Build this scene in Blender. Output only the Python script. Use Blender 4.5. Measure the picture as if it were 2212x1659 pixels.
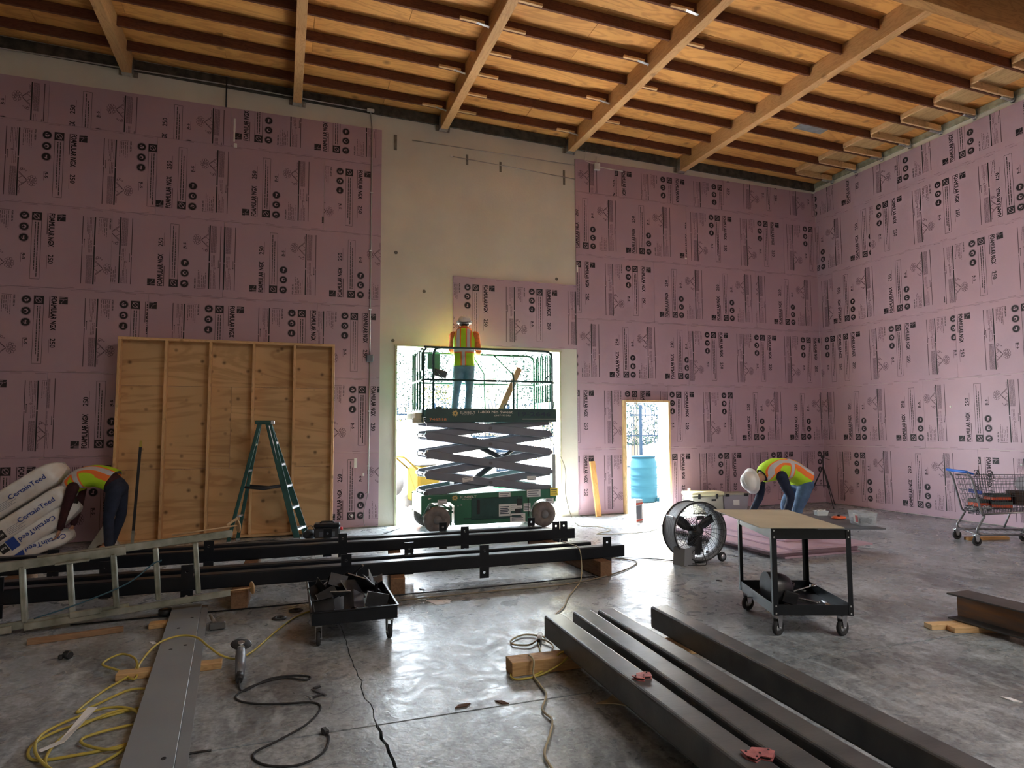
import bpy, math, random
from mathutils import Vector, Matrix, Euler, Quaternion
random.seed(7)
PI = math.pi
D = bpy.data
for o in list(D.objects): D.objects.remove(o)
SC = bpy.context.scene
COL = SC.collection
W, H = 2212, 1659

# ---------------------------------------------------------------- camera
F_PX, PITCH, YAW, ROLL, EYE = 1401.94, .0692, .3406, -.0045, 1.5949
fwd = Vector((math.sin(YAW)*math.cos(PITCH), math.cos(YAW)*math.cos(PITCH), math.sin(PITCH)))
rgt = Vector((math.cos(YAW), -math.sin(YAW), 0)); upv = rgt.cross(fwd)
r2 = math.cos(ROLL)*rgt + math.sin(ROLL)*upv; u2 = -math.sin(ROLL)*rgt + math.cos(ROLL)*upv
cam = D.cameras.new('camera'); cam.sensor_width = 36; cam.lens = 36*F_PX/W; cam.clip_start = .05; cam.clip_end = 400
camo = D.objects.new('camera', cam); COL.objects.link(camo)
camo.matrix_world = Matrix.Translation((0, 0, EYE)) @ Matrix((r2, u2, -fwd)).transposed().to_4x4()
SC.camera = camo

# ---------------------------------------------------------------- world, sun, exposure
SKY, SUN = 9.0, 32.0
wd = D.worlds.new('world'); SC.world = wd; wd.use_nodes = True
bg = wd.node_tree.nodes['Background']
bg.inputs[0].default_value = (.80, .90, 1.0, 1); bg.inputs[1].default_value = SKY
sl = D.lights.new('sun', 'SUN'); sl.energy = SUN; sl.angle = math.radians(1.2); sl.color = (1, .95, .86)
so = D.objects.new('sun', sl); COL.objects.link(so)
so.rotation_euler = Vector((.42, -.50, -1.0)).to_track_quat('-Z', 'Y').to_euler()
def portal(name, loc, rot, sx, sy):
    l = D.lights.new(name, 'AREA'); l.shape = 'RECTANGLE'; l.size = sx; l.size_y = sy
    l.cycles.is_portal = True
    o = D.objects.new(name, l); COL.objects.link(o); o.location = loc; o.rotation_euler = rot
portal('portal_loading_opening', (3.32, 11.25, 1.5), (PI/2, 0, PI), 3.1, 3.1)
portal('portal_doorway', (6.6, 11.25, 1.05), (PI/2, 0, PI), 1.0, 2.2)
def hall_fill(loc, w, e):    # added fill lamp behind the camera, standing in for the hall's other lighting
    l = D.lights.new('hall_fill', 'AREA'); l.shape = 'RECTANGLE'; l.size = w; l.size_y = w; l.energy = e; l.color = (1, .97, .92)
    o = D.objects.new('hall_fill', l); COL.objects.link(o); o.location = loc
hall_fill((6.0, -2.5, 6.7), 5.0, 110)
SC.view_settings.view_transform = 'Standard'; SC.view_settings.look = 'None'
SC.view_settings.gamma = 1; SC.view_settings.use_curve_mapping = False
SC.view_settings.exposure = 2.32
SC.cycles.max_bounces = 8; SC.cycles.diffuse_bounces = 6; SC.cycles.glossy_bounces = 4
SC.cycles.transparent_max_bounces = 8; SC.cycles.sample_clamp_indirect = 6
SC.cycles.use_denoising = True; SC.cycles.caustics_reflective = False; SC.cycles.caustics_refractive = False

# ---------------------------------------------------------------- materials
def srgb(r, g, b):
    f = lambda c: (c/255/12.92 if c/255 <= .04045 else ((c/255+.055)/1.055)**2.4)
    return (f(r), f(g), f(b), 1)
MATS = {}
def mat(name, col, rough=.6, metal=0., var=.0, vscale=6., bump=0., bscale=40., col2=None, spec=.5, stretch=(1, 1, 1), alpha=1., trans=0., coat=0.):
    if name in MATS: return MATS[name]
    m = D.materials.new(name); m.use_nodes = True; nt = m.node_tree; N = nt.nodes; L = nt.links
    b = N['Principled BSDF']
    b.inputs['Base Color'].default_value = col; b.inputs['Roughness'].default_value = rough
    b.inputs['Metallic'].default_value = metal; b.inputs['Specular IOR Level'].default_value = spec
    b.inputs['Alpha'].default_value = alpha; b.inputs['Transmission Weight'].default_value = trans
    b.inputs['Coat Weight'].default_value = coat
    if var or bump:
        tc = N.new('ShaderNodeTexCoord'); mp = N.new('ShaderNodeMapping'); L.new(tc.outputs['Object'], mp.inputs[0])
        mp.inputs['Scale'].default_value = stretch
    if var:
        n = N.new('ShaderNodeTexNoise'); n.inputs['Scale'].default_value = vscale; n.inputs['Detail'].default_value = 6
        L.new(mp.outputs[0], n.inputs[0])
        r = N.new('ShaderNodeValToRGB'); r.color_ramp.elements[0].position = .3; r.color_ramp.elements[1].position = .7
        c2 = col2 or tuple(max(0, c*(1-var)) for c in col[:3])+(1,)
        r.color_ramp.elements[0].color = c2; r.color_ramp.elements[1].color = tuple(min(1, c*(1+var*.5)) for c in col[:3])+(1,) if not col2 else col
        L.new(n.outputs[0], r.inputs[0]); L.new(r.outputs[0], b.inputs['Base Color'])
    if bump:
        n2 = N.new('ShaderNodeTexNoise'); n2.inputs['Scale'].default_value = bscale; n2.inputs['Detail'].default_value = 4
        L.new(mp.outputs[0], n2.inputs[0]); bp = N.new('ShaderNodeBump'); bp.inputs['Strength'].default_value = bump
        bp.inputs['Distance'].default_value = .01
        L.new(n2.outputs[0], bp.inputs['Height']); L.new(bp.outputs[0], b.inputs['Normal'])
    MATS[name] = m; return m

def wood(name, light, dark, axis=0, gscale=9., knots=.5, rough=.65, kn_scale=2.2):
    """sawn or rotary-cut wood: long grain, rings and knots in object space"""
    if name in MATS: return MATS[name]
    m = D.materials.new(name); m.use_nodes = True; nt = m.node_tree; N = nt.nodes; L = nt.links
    b = N['Principled BSDF']; b.inputs['Roughness'].default_value = rough; b.inputs['Specular IOR Level'].default_value = .3
    tc = N.new('ShaderNodeTexCoord'); oi = N.new('ShaderNodeObjectInfo')
    add = N.new('ShaderNodeVectorMath'); add.operation = 'ADD'
    sc = N.new('ShaderNodeVectorMath'); sc.operation = 'SCALE'; sc.inputs['Scale'].default_value = 37.
    comb = N.new('ShaderNodeCombineXYZ')
    for i in range(3): L.new(oi.outputs['Random'], comb.inputs[i])
    L.new(comb.outputs[0], sc.inputs[0]); L.new(tc.outputs['Object'], add.inputs[0]); L.new(sc.outputs[0], add.inputs[1])
    mp = N.new('ShaderNodeMapping'); s = [1., 1., 1.]; s[axis] = .16; mp.inputs['Scale'].default_value = s
    L.new(add.outputs[0], mp.inputs[0])
    w = N.new('ShaderNodeTexNoise'); w.inputs['Scale'].default_value = gscale; w.inputs['Detail'].default_value = 5; w.inputs['Distortion'].default_value = 1.6
    L.new(mp.outputs[0], w.inputs[0])
    wv = N.new('ShaderNodeMath'); wv.operation = 'SINE'; ml = N.new('ShaderNodeMath'); ml.operation = 'MULTIPLY'; ml.inputs[1].default_value = 46
    L.new(w.outputs[0], ml.inputs[0]); L.new(ml.outputs[0], wv.inputs[0])
    mr = N.new('ShaderNodeMapRange'); mr.inputs[1].default_value = -1; mr.inputs[2].default_value = 1; L.new(wv.outputs[0], mr.inputs[0])
    pw = N.new('ShaderNodeMath'); pw.operation = 'POWER'; pw.inputs[1].default_value = 2.2; L.new(mr.outputs[0], pw.inputs[0])
    mx = N.new('ShaderNodeMix'); mx.data_type = 'RGBA'; mx.inputs[6].default_value = light; mx.inputs[7].default_value = dark
    f = N.new('ShaderNodeMath'); f.operation = 'MULTIPLY'; f.inputs[1].default_value = .55; L.new(pw.outputs[0], f.inputs[0]); L.new(f.outputs[0], mx.inputs[0])
    big = N.new('ShaderNodeTexNoise'); big.inputs['Scale'].default_value = .9; big.inputs['Detail'].default_value = 2; L.new(add.outputs[0], big.inputs[0])
    mx2 = N.new('ShaderNodeMix'); mx2.data_type = 'RGBA'; mx2.blend_type = 'MULTIPLY'; mx2.inputs[0].default_value = .5
    L.new(mx.outputs[2], mx2.inputs[6]); cr = N.new('ShaderNodeValToRGB')
    cr.color_ramp.elements[0].position = .3; cr.color_ramp.elements[0].color = (.62, .55, .48, 1); cr.color_ramp.elements[1].position = .7
    L.new(big.outputs[0], cr.inputs[0]); L.new(cr.outputs[0], mx2.inputs[7])
    out = mx2.outputs[2]
    if knots:
        vo = N.new('ShaderNodeTexVoronoi'); vo.inputs['Scale'].default_value = kn_scale; L.new(add.outputs[0], vo.inputs[0])
        lt = N.new('ShaderNodeMapRange'); lt.inputs[1].default_value = .05; lt.inputs[2].default_value = .19; lt.inputs[3].default_value = knots; lt.inputs[4].default_value = 0
        L.new(vo.outputs['Distance'], lt.inputs[0])
        mx3 = N.new('ShaderNodeMix'); mx3.data_type = 'RGBA'; L.new(lt.outputs[0], mx3.inputs[0]); L.new(out, mx3.inputs[6])
        mx3.inputs[7].default_value = tuple(c*.32 for c in dark[:3])+(1,); out = mx3.outputs[2]
    L.new(out, b.inputs['Base Color'])
    MATS[name] = m; return m

# ---------------------------------------------------------------- mesh builder
class MB:
    def __init__(s): s.v = []; s.f = []; s.mi = []; s.sm = []; s.uv = None
    def quad(s, *idx, mi=0, sm=False): s.f.append(tuple(idx)); s.mi.append(mi); s.sm.append(sm)
    def poly(s, pts, mi=0, sm=False):
        n = len(s.v); s.v += [tuple(p) for p in pts]; s.quad(*range(n, n+len(pts)), mi=mi, sm=sm); return s
    def box(s, c, d, rot=None, mi=0, ch=0.):
        """box with centre c, size d; ch = chamfer of the edges"""
        R = rot if rot is not None else Matrix.Identity(3)
        if isinstance(R, (tuple, list)): R = Euler(R).to_matrix()
        c = Vector(c); hx, hy, hz = d[0]/2, d[1]/2, d[2]/2; n = len(s.v)
        if ch <= 0 or ch*2 >= min(d):
            for x in (-hx, hx):
                for y in (-hy, hy):
                    for z in (-hz, hz): s.v.append(tuple(c+R@Vector((x, y, z))))
            for q in ((0, 1, 3, 2), (4, 6, 7, 5), (0, 4, 5, 1), (2, 3, 7, 6), (0, 2, 6, 4), (1, 5, 7, 3)): s.quad(*[n+i for i in q], mi=mi)
            return s
        idx = {}
        for x in (-1, 1):
            for y in (-1, 1):
                for z in (-1, 1):
                    for a in range(3):
                        p = [x*(hx-ch), y*(hy-ch), z*(hz-ch)]; p[a] += (x, y, z)[a]*ch
                        idx[(x, y, z, a)] = len(s.v); s.v.append(tuple(c+R@Vector(p)))
        def addq(l, nrm):
            pts = [Vector(s.v[i]) for i in l]; nn = (pts[1]-pts[0]).cross(pts[2]-pts[0])
            if nn.dot(R@Vector(nrm)) < 0: l = l[::-1]
            s.quad(*l, mi=mi)
        for a in range(3):
            b, cc = [(1, 2), (0, 2), (0, 1)][a]
            for sg in (-1, 1):
                l = []
                for t in ((-1, -1), (1, -1), (1, 1), (-1, 1)):
                    k = [0, 0, 0]; k[a] = sg; k[b] = t[0]; k[cc] = t[1]; l.append(idx[(*k, a)])
                nr = [0, 0, 0]; nr[a] = sg; addq(l, nr)
            for t in ((-1, -1), (1, -1), (1, 1), (-1, 1)):
                l = []
                for sg, ax in ((-1, b), (-1, cc), (1, cc), (1, b)):
                    k = [0, 0, 0]; k[a] = sg; k[b] = t[0]; k[cc] = t[1]; l.append(idx[(*k, ax)])
                nr = [0, 0, 0]; nr[b] = t[0]; nr[cc] = t[1]; addq(l, nr)
        for x in (-1, 1):
            for y in (-1, 1):
                for z in (-1, 1): addq([idx[(x, y, z, 0)], idx[(x, y, z, 1)], idx[(x, y, z, 2)]], (x, y, z))
        return s
    def beam(s, a, b, w, h, mi=0, ch=0., up=(0, 0, 1)):
        """box from a to b, section w (side) x h (up)"""
        a, b = Vector(a), Vector(b); t = (b-a); L = t.length; t.normalize(); u = Vector(up)
        if abs(t.dot(u)) > .99: u = Vector((1, 0, 0))
        sd = t.cross(u).normalized(); u = sd.cross(t)
        return s.box((a+b)/2, (L, w, h), rot=Matrix((t, sd, u)).transposed(), mi=mi, ch=ch)
    def cyl(s, a, b, r, r1=None, n=16, caps=True, mi=0, sm=True):
        return s.tube([a, b], [r, r if r1 is None else r1], n, mi=mi, caps=caps, sm=sm)
    def tube(s, pts, r, n=8, mi=0, caps=True, sm=True, closed=False, flat=1.):
        pts = [Vector(p) for p in pts]; N = len(pts); rr = r if isinstance(r, (list, tuple)) else [r]*N
        tang = []
        for i in range(N):
            if closed: t = pts[(i+1) % N]-pts[i-1]
            else: t = pts[min(i+1, N-1)]-pts[max(i-1, 0)]
            tang.append(t.normalized() if t.length > 1e-9 else Vector((0, 0, 1)))
        u = tang[0].orthogonal().normalized()
        if abs(tang[0].z) < .9: u = (Vector((0, 0, 1))-tang[0]*tang[0].z).normalized()
        base = len(s.v)
        for i in range(N):
            if i: u = (u-tang[i]*u.dot(tang[i])); u = u.normalized() if u.length > 1e-6 else tang[i].orthogonal().normalized()
            w = tang[i].cross(u)
            for k in range(n):
                a = 2*PI*k/n; s.v.append(tuple(pts[i]+u*math.cos(a)*rr[i]*flat+w*math.sin(a)*rr[i]))
        for i in range(N if closed else N-1):
            j = (i+1) % N
            for k in range(n):
                k2 = (k+1) % n; s.quad(base+i*n+k, base+i*n+k2, base+j*n+k2, base+j*n+k, mi=mi, sm=sm)
        if caps and not closed:
            s.quad(*[base+k for k in range(n)][::-1], mi=mi); s.quad(*[base+(N-1)*n+k for k in range(n)], mi=mi)
        return s
    def lathe(s, prof, M=None, n=24, mi=0, sm=True, caps=True):
        """prof = [(r, z)] about local z of M"""
        M = M or Matrix.Identity(4); base = len(s.v)
        for r, z in prof:
            for k in range(n):
                a = 2*PI*k/n; s.v.append(tuple(M @ Vector((r*math.cos(a), r*math.sin(a), z))))
        for i in range(len(prof)-1):
            for k in range(n):
                k2 = (k+1) % n; s.quad(base+i*n+k, base+i*n+k2, base+(i+1)*n+k2, base+(i+1)*n+k, mi=mi, sm=sm)
        if caps:
            s.quad(*[base+k for k in range(n)][::-1], mi=mi); s.quad(*[base+(len(prof)-1)*n+k for k in range(n)], mi=mi)
        return s
    def prism(s, poly, z0, z1, M=None, mi=0):
        M = M or Matrix.Identity(4); n = len(poly); b = len(s.v)
        ar = sum(poly[i][0]*poly[(i+1) % n][1]-poly[(i+1) % n][0]*poly[i][1] for i in range(n))
        if ar < 0: poly = poly[::-1]
        for z in (z0, z1):
            for x, y in poly: s.v.append(tuple(M @ Vector((x, y, z))))
        s.quad(*range(b+n-1, b-1, -1), mi=mi); s.quad(*range(b+n, b+2*n), mi=mi)
        for i in range(n):
            j = (i+1) % n; s.quad(b+i, b+j, b+n+j, b+n+i, mi=mi)
        return s
    def rings(s, rings, mi=0, sm=True, caps=True, closed=False):
        """rings: lists of points, equal length"""
        b = len(s.v); n = len(rings[0])
        for r in rings: s.v += [tuple(p) for p in r]
        m = len(rings)
        for i in range(m if closed else m-1):
            j = (i+1) % m
            for k in range(n):
                k2 = (k+1) % n; s.quad(b+i*n+k, b+i*n+k2, b+j*n+k2, b+j*n+k, mi=mi, sm=sm)
        if caps and not closed:
            s.quad(*[b+k for k in range(n)][::-1], mi=mi); s.quad(*[b+(m-1)*n+k for k in range(n)], mi=mi)
        return s
    def sphere(s, c, r, n=14, m=8, mi=0, sc=(1, 1, 1), R=None):
        R = R or Matrix.Identity(3); c = Vector(c); rg = []
        for i in range(m+1):
            t = -PI/2+PI*i/m; t = max(-1.5, min(1.5, t))
            rg.append([c+R@Vector((r*sc[0]*math.cos(t)*math.cos(2*PI*k/n), r*sc[1]*math.cos(t)*math.sin(2*PI*k/n), r*sc[2]*math.sin(t))) for k in range(n)])
        return s.rings(rg, mi=mi)
    def mesh(s, name, mats):
        me = D.meshes.new(name); me.from_pydata(s.v, [], s.f)
        for m in (mats if isinstance(mats, (list, tuple)) else [mats]): me.materials.append(m)
        me.polygons.foreach_set('material_index', s.mi); me.polygons.foreach_set('use_smooth', s.sm)
        if s.uv:
            at = me.attributes.new('cloth', 'FLOAT_VECTOR', 'POINT')
            for i, c in enumerate(s.uv): at.data[i].vector = c
        me.update(); return me
    def build(s, name, mats, parent=None, loc=None, rot=None):
        return link(name, s.mesh(name, mats), parent, loc, rot)
def link(name, me, parent=None, loc=None, rot=None):
    o = D.objects.new(name, me); COL.objects.link(o)
    if parent is not None: o.parent = parent
    if loc is not None: o.location = loc
    if rot is not None: o.rotation_euler = rot
    return o
def bev(o, w=.004, seg=2):
    b = o.modifiers.new('bevel', 'BEVEL'); b.width = w; b.segments = seg; b.limit_method = 'ANGLE'; b.angle_limit = .6
    return o
def tag(o, label, cat, group=None, kind=None):
    o['label'] = label; o['category'] = cat
    if group: o['group'] = group
    if kind: o['kind'] = kind
    return o
def thing(name, label, cat, loc=(0, 0, 0), rz=0., group=None, rot=None):
    o = D.objects.new(name, None); o.empty_display_size = .1; COL.objects.link(o)
    o.location = loc; o.rotation_euler = rot if rot is not None else (0, 0, rz); return tag(o, label, cat, group)
def struct(o): o['kind'] = 'structure'; return o
def Mx(loc=(0, 0, 0), rot=(0, 0, 0)): return Matrix.Translation(loc) @ Euler(rot).to_matrix().to_4x4()
def smooth_path(p, k=6, closed=False):
    p = [Vector(q) for q in p]; out = []; n = len(p)
    for i in range(n if closed else n-1):
        a, b, c, d = (p[(i-1) % n], p[i], p[(i+1) % n], p[(i+2) % n]) if closed else (p[max(i-1, 0)], p[i], p[i+1], p[min(i+2, n-1)])
        for j in range(k):
            t = j/k; out.append(.5*((2*b)+(c-a)*t+(2*a-5*b+4*c-d)*t*t+(3*b-a-3*c+d)*t**3))
    if not closed: out.append(p[-1])
    return out
def round_path(p, r=.05, k=4):
    """polyline with rounded corners"""
    p = [Vector(q) for q in p]; out = [p[0]]
    for i in range(1, len(p)-1):
        a, b, c = p[i-1], p[i], p[i+1]; u = (a-b); v = (c-b); rr = min(r, u.length*.49, v.length*.49)
        u = b+u.normalized()*rr; v = b+v.normalized()*rr
        for j in range(k+1):
            t = j/k; out.append(u*(1-t)**2+b*2*t*(1-t)+v*t*t)
    out.append(p[-1]); return out
# flat lettering: triangles of a font outline
TXT = {}
def text_polys(t, bold=0.):
    key = (t, bold)
    if key not in TXT:
        c = D.curves.new('t', 'FONT'); c.body = t; c.resolution_u = 2; c.offset = bold; c.size = 1
        o = D.objects.new('t', c); COL.objects.link(o); bpy.context.view_layer.update()
        me = o.evaluated_get(bpy.context.evaluated_depsgraph_get()).to_mesh()
        ps = [[(me.vertices[i].co.x, me.vertices[i].co.y) for i in p.vertices] for p in me.polygons]
        xs = [q[0] for p in ps for q in p]; ys = [q[1] for p in ps for q in p]
        x0, x1, y0, y1 = min(xs), max(xs), min(ys), max(ys)
        TXT[key] = [[((x-x0)/(x1-x0), (y-y0)/(y1-y0)) for x, y in p] for p in ps]
        D.objects.remove(o); D.curves.remove(c)
    return TXT[key]
def put_text(mb, t, M, w, h, bold=0., mi=0):
    """lettering in the xy plane of M, w wide and h high, origin lower left"""
    for p in text_polys(t, bold): mb.poly([M @ Vector((x*w, y*h, 0)) for x, y in p], mi=mi)
# ================================================================ materials of the place
def floor_mat():
    m = D.materials.new('concrete_floor'); m.use_nodes = True; nt = m.node_tree; N = nt.nodes; L = nt.links
    b = N['Principled BSDF']; tc = N.new('ShaderNodeTexCoord')
    def noise(scale, det=8, dist=0., st=(1, 1, 1), rz=0.):
        mp = N.new('ShaderNodeMapping'); mp.inputs['Scale'].default_value = st; mp.inputs['Rotation'].default_value = (0, 0, rz)
        L.new(tc.outputs['Object'], mp.inputs[0])
        n = N.new('ShaderNodeTexNoise'); n.inputs['Scale'].default_value = scale; n.inputs['Detail'].default_value = det; n.inputs['Distortion'].default_value = dist
        L.new(mp.outputs[0], n.inputs[0]); return n.outputs[0]
    def ramp(x, p0, p1, c0, c1):
        r = N.new('ShaderNodeValToRGB'); r.color_ramp.elements[0].position = p0; r.color_ramp.elements[1].position = p1
        r.color_ramp.elements[0].color = c0; r.color_ramp.elements[1].color = c1; L.new(x, r.inputs[0]); return r.outputs[0]
    def mix(f, a, c, mode='MIX'):
        x = N.new('ShaderNodeMix'); x.data_type = 'RGBA'; x.blend_type = mode
        for i, v in ((0, f), (6, a), (7, c)):
            if isinstance(v, (float, int, tuple)): x.inputs[i].default_value = v
            else: L.new(v, x.inputs[i])
        return x.outputs[2]
    base = ramp(noise(1.3, 10, .6), .32, .68, (.22, .245, .26, 1), (.56, .61, .64, 1))
    fine = ramp(noise(14, 8, 1.2), .38, .62, (.50, .50, .50, 1), (1, 1, 1, 1))
    c = mix(.8, base, fine, 'MULTIPLY')
    scr = ramp(noise(7, 12, .9, (1, .35, 1), .5), .52, .66, (0, 0, 0, 1), (1, 1, 1, 1))
    scm = N.new('ShaderNodeMath'); scm.operation = 'MULTIPLY'; scm.inputs[1].default_value = .55; L.new(scr, scm.inputs[0])
    c = mix(scm.outputs[0], c, (.58, .64, .68, 1))
    st = ramp(noise(.55, 4, .8), .56, .74, (0, 0, 0, 1), (1, 1, 1, 1))
    stm = N.new('ShaderNodeMath'); stm.operation = 'MULTIPLY'; stm.inputs[1].default_value = .5; L.new(st, stm.inputs[0])
    c = mix(stm.outputs[0], c, (.22, .20, .16, 1))
    gr = ramp(noise(48, 12, .6), .36, .62, (.55, .55, .55, 1), (1.0, 1.0, 1.0, 1)); c = mix(.75, c, gr, 'MULTIPLY')
    sp = ramp(noise(90, 2, 0), .24, .30, (.25, .22, .2, 1), (1, 1, 1, 1)); c = mix(.7, c, sp, 'MULTIPLY')
    L.new(c, b.inputs['Base Color'])
    r = ramp(noise(5, 8, 1.5), .3, .7, (.20, .20, .20, 1), (.48, .48, .48, 1)); L.new(r, b.inputs['Roughness'])
    b.inputs['Specular IOR Level'].default_value = .6
    bp = N.new('ShaderNodeBump'); bp.inputs['Strength'].default_value = .35; bp.inputs['Distance'].default_value = .006
    L.new(noise(22, 10, .8), bp.inputs['Height']); L.new(bp.outputs[0], b.inputs['Normal'])
    return m
M_FLOOR = floor_mat()
M_PLAST = mat('painted_concrete', (.74, .70, .60, 1), .8, var=.10, vscale=1.2, bump=.25, bscale=30)
M_PDIRT = mat('dark_grimy_timber', (.075, .065, .05, 1), .9, var=.6, vscale=9, bump=.6, bscale=20)
M_FOAM = mat('pink_foam', (.50, .345, .41, 1), .42, var=.06, vscale=.8, bump=.06, bscale=8, spec=.35)
M_INK = mat('black_ink', (.018, .014, .016, 1), .6)
M_INK2 = mat('faded_ink', (.085, .045, .06, 1), .6)
M_PLY = wood('plywood_roof', (.80, .40, .12, 1), (.52, .22, .055, 1), 0, 2.6, .7, .6, 2.4)
M_JOIST = wood('old_joist_wood', (.17, .065, .035, 1), (.09, .03, .018, 1), 0, 10, 0, .75)
M_BEAM = wood('roof_beam_wood', (.62, .36, .16, 1), (.44, .23, .09, 1), 1, 8, .5, .6, 3.)
M_NEWX = wood('fresh_lumber_x', (.82, .56, .30, 1), (.62, .38, .17, 1), 0, 9, .5, .6, 5.)
M_NEWY = wood('fresh_lumber_y', (.82, .56, .30, 1), (.62, .38, .17, 1), 1, 9, .5, .6, 5.)
M_NEWZ = wood('fresh_lumber_z', (.80, .52, .27, 1), (.60, .36, .16, 1), 2, 9, .5, .6, 5.)
M_PLYW = wood('new_plywood', (.74, .49, .25, 1), (.46, .26, .11, 1), 0, 1.5, .9, .6, 5.)
M_GALV = mat('galvanised_steel', (.62, .64, .66, 1), .38, 1., var=.25, vscale=30)
M_BLK = mat('black_painted_steel', (.006, .008, .012, 1), .38, .0, var=.3, vscale=14, spec=.35)
M_MILL = mat('mill_scale_steel', (.07, .076, .082, 1), .36, .15, var=.45, vscale=5, bump=.08, bscale=60, stretch=(1, .25, 1), col2=(.13, .135, .135, 1), spec=.6)
M_ALU = mat('aluminium', (.60, .62, .56, 1), .42, .85, var=.45, vscale=7, col2=(.26, .28, .22, 1))
M_DARK = mat('black_plastic', (.02, .02, .022, 1), .5)
M_RUB = mat('black_rubber', (.025, .025, .027, 1), .8)
M_ASPH = mat('outdoor_paving', (.55, .54, .52, 1), .85, var=.2, vscale=2)

# ================================================================ floor, slabs with an open crack between them
under = MB().box((2.2, 2, -.12), (19, 19, .12)).build('floor', M_PDIRT); struct(under)
rc = random.Random(3)
crack = [(.30, -7), (.45, 0), (.56, 2.6), (.55, 3.0), (.53, 3.3), (.51, 3.66)]
def jag(a, b, n=14, amp=.02):
    return [(a[0]+(b[0]-a[0])*i/n+(rc.uniform(-amp, amp) if 0 < i < n else 0), a[1]+(b[1]-a[1])*i/n) for i in range(n+1)]
c1 = jag((.42, -7), (.56, 2.4), 20) + jag((.56, 2.4), (.515, 3.66), 16, .013)[1:]
c2 = jag((.515, 3.675), (.46, 6.1), 26, .014) + jag((.46, 6.1), (.40, 11.3), 12, .01)[1:]
def slab(pts): MB().prism(pts, -.06, 0).build('concrete_slab', M_FLOOR, under)
g = .007
slab([(-6.7, -7)] + [(x-g-.004*rc.random(), y) for x, y in c1] + [(-6.7, 3.66)])
slab([(11.2, 3.66)] + [(x+g, y) for x, y in c1[::-1]] + [(11.2, -7)])
slab([(-6.7, 3.675)] + [(x-.003, y) for x, y in c2] + [(-6.7, 11.3)])
slab([(11.2, 11.3)] + [(x+.003, y) for x, y in c2[::-1]] + [(11.2, 3.675)])

# ================================================================ walls
YB, XR, T = 10.943, 10.968, .026
wb = MB()
def wpan(x0, x1, z0, z1): wb.box(((x0+x1)/2, YB+T+.13, (z0+z1)/2), (x1-x0, .26, z1-z0))
wpan(-6.7, 1.79, 0, 7.5); wpan(1.79, 4.84, 3.02, 7.5); wpan(4.84, 6.15, 0, 7.5); wpan(6.15, 7.06, 2.10, 7.5); wpan(7.06, 11.3, 0, 7.5)
wall_b = struct(wb.build('wall_back', M_PLAST))
wall_r = struct(MB().box((XR+T+.13, 1.9, 3.75), (.26, 18.1, 7.5)).build('wall_right', M_PLAST))
wall_l = struct(MB().box((-6.7, 1.9, 3.75), (.2, 18.4, 7.5)).build('wall_left', M_PLAST))
wf = MB().box((2.2, -7, 3.75), (17.8, .2, 7.5))
wall_f = struct(wf.build('wall_front', M_PLAST))
# pilaster edges, stains, slots and old anchor marks on the bare bay
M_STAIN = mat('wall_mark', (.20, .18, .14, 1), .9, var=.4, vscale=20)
for x0, z0, w_, h_ in ((1.74, 6.42, .05, .27), (3.03, 6.33, .04, .19), (3.66, 6.28, .04, .19), (4.93, 6.20, .04, .28)):
    MB().box((x0+w_/2, YB+T-.002, z0+h_/2), (w_, .012, h_)).build('anchor_slot', M_STAIN, wall_b)
for x0, z0 in ((1.79, 4.62), (4.78, 4.38), (2.28, 3.98), (1.75, 3.1)):
    MB().lathe([(.03, 0), (.022, .012)], Mx((x0, YB+T, z0), (PI/2, 0, 0)), 10).build('anchor_plug', M_STAIN, wall_b)
# jambs of the loading opening (steel angle) and a thin lintel
jm = MB().box((1.805, YB+T+.12, 1.5), (.035, .3, 3.04)).box((4.825, YB+T+.12, 1.5), (.035, .3, 3.04)).box((3.32, YB+T+.12, 3.02), (3.09, .3, .03))
struct(bev(jm.build('trim_1', mat('pale_jamb', (.62, .58, .38, 1), .6, var=.2, vscale=6)), .004))

# ---------------------------------------------------------------- foam sheets with their printing
R4 = 1.2192
INKP = []   # (material, convex polygon) in metres: u along the sheet, v up; logo at u=0
def ink(p, m=0): INKP.append((m, p))
def irect(u0, v0, u1, v1, m=0): ink([(u0, v0), (u1, v0), (u1, v1), (u0, v1)], m)
def iline(a, b, w, m=1):
    ax, ay = a; bx_, by = b; dx, dy = bx_-ax, by-ay; l = math.hypot(dx, dy) or 1; nx, ny = -dy/l*w/2, dx/l*w/2
    ink([(ax+nx, ay+ny), (ax-nx, ay-ny), (bx_-nx, by-ny), (bx_+nx, by+ny)], m)
def itext(t, u0, v0, w, h, bold=0., m=0):
    """text rotated to read upwards: w = length along v, h = cap height along u"""
    for du, dv in (((0, 0), (bold, 0), (0, bold), (bold, bold)) if bold else ((0, 0),)):    # heavier strokes: overprinted with small shifts
        for p in text_polys(t, 0.): ink([(u0+du+h*(1-y), v0+dv+x*w) for x, y in p], m)
def iring(cu, cv, r0, r1, n=20, m=0):
    for k in range(n):
        a, b = 2*PI*k/n, 2*PI*(k+1)/n
        ink([(cu+r0*math.cos(a), cv+r0*math.sin(a)), (cu+r1*math.cos(a), cv+r1*math.sin(a)), (cu+r1*math.cos(b), cv+r1*math.sin(b)), (cu+r0*math.cos(b), cv+r0*math.sin(b))], m)
ri = random.Random(11)
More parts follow.
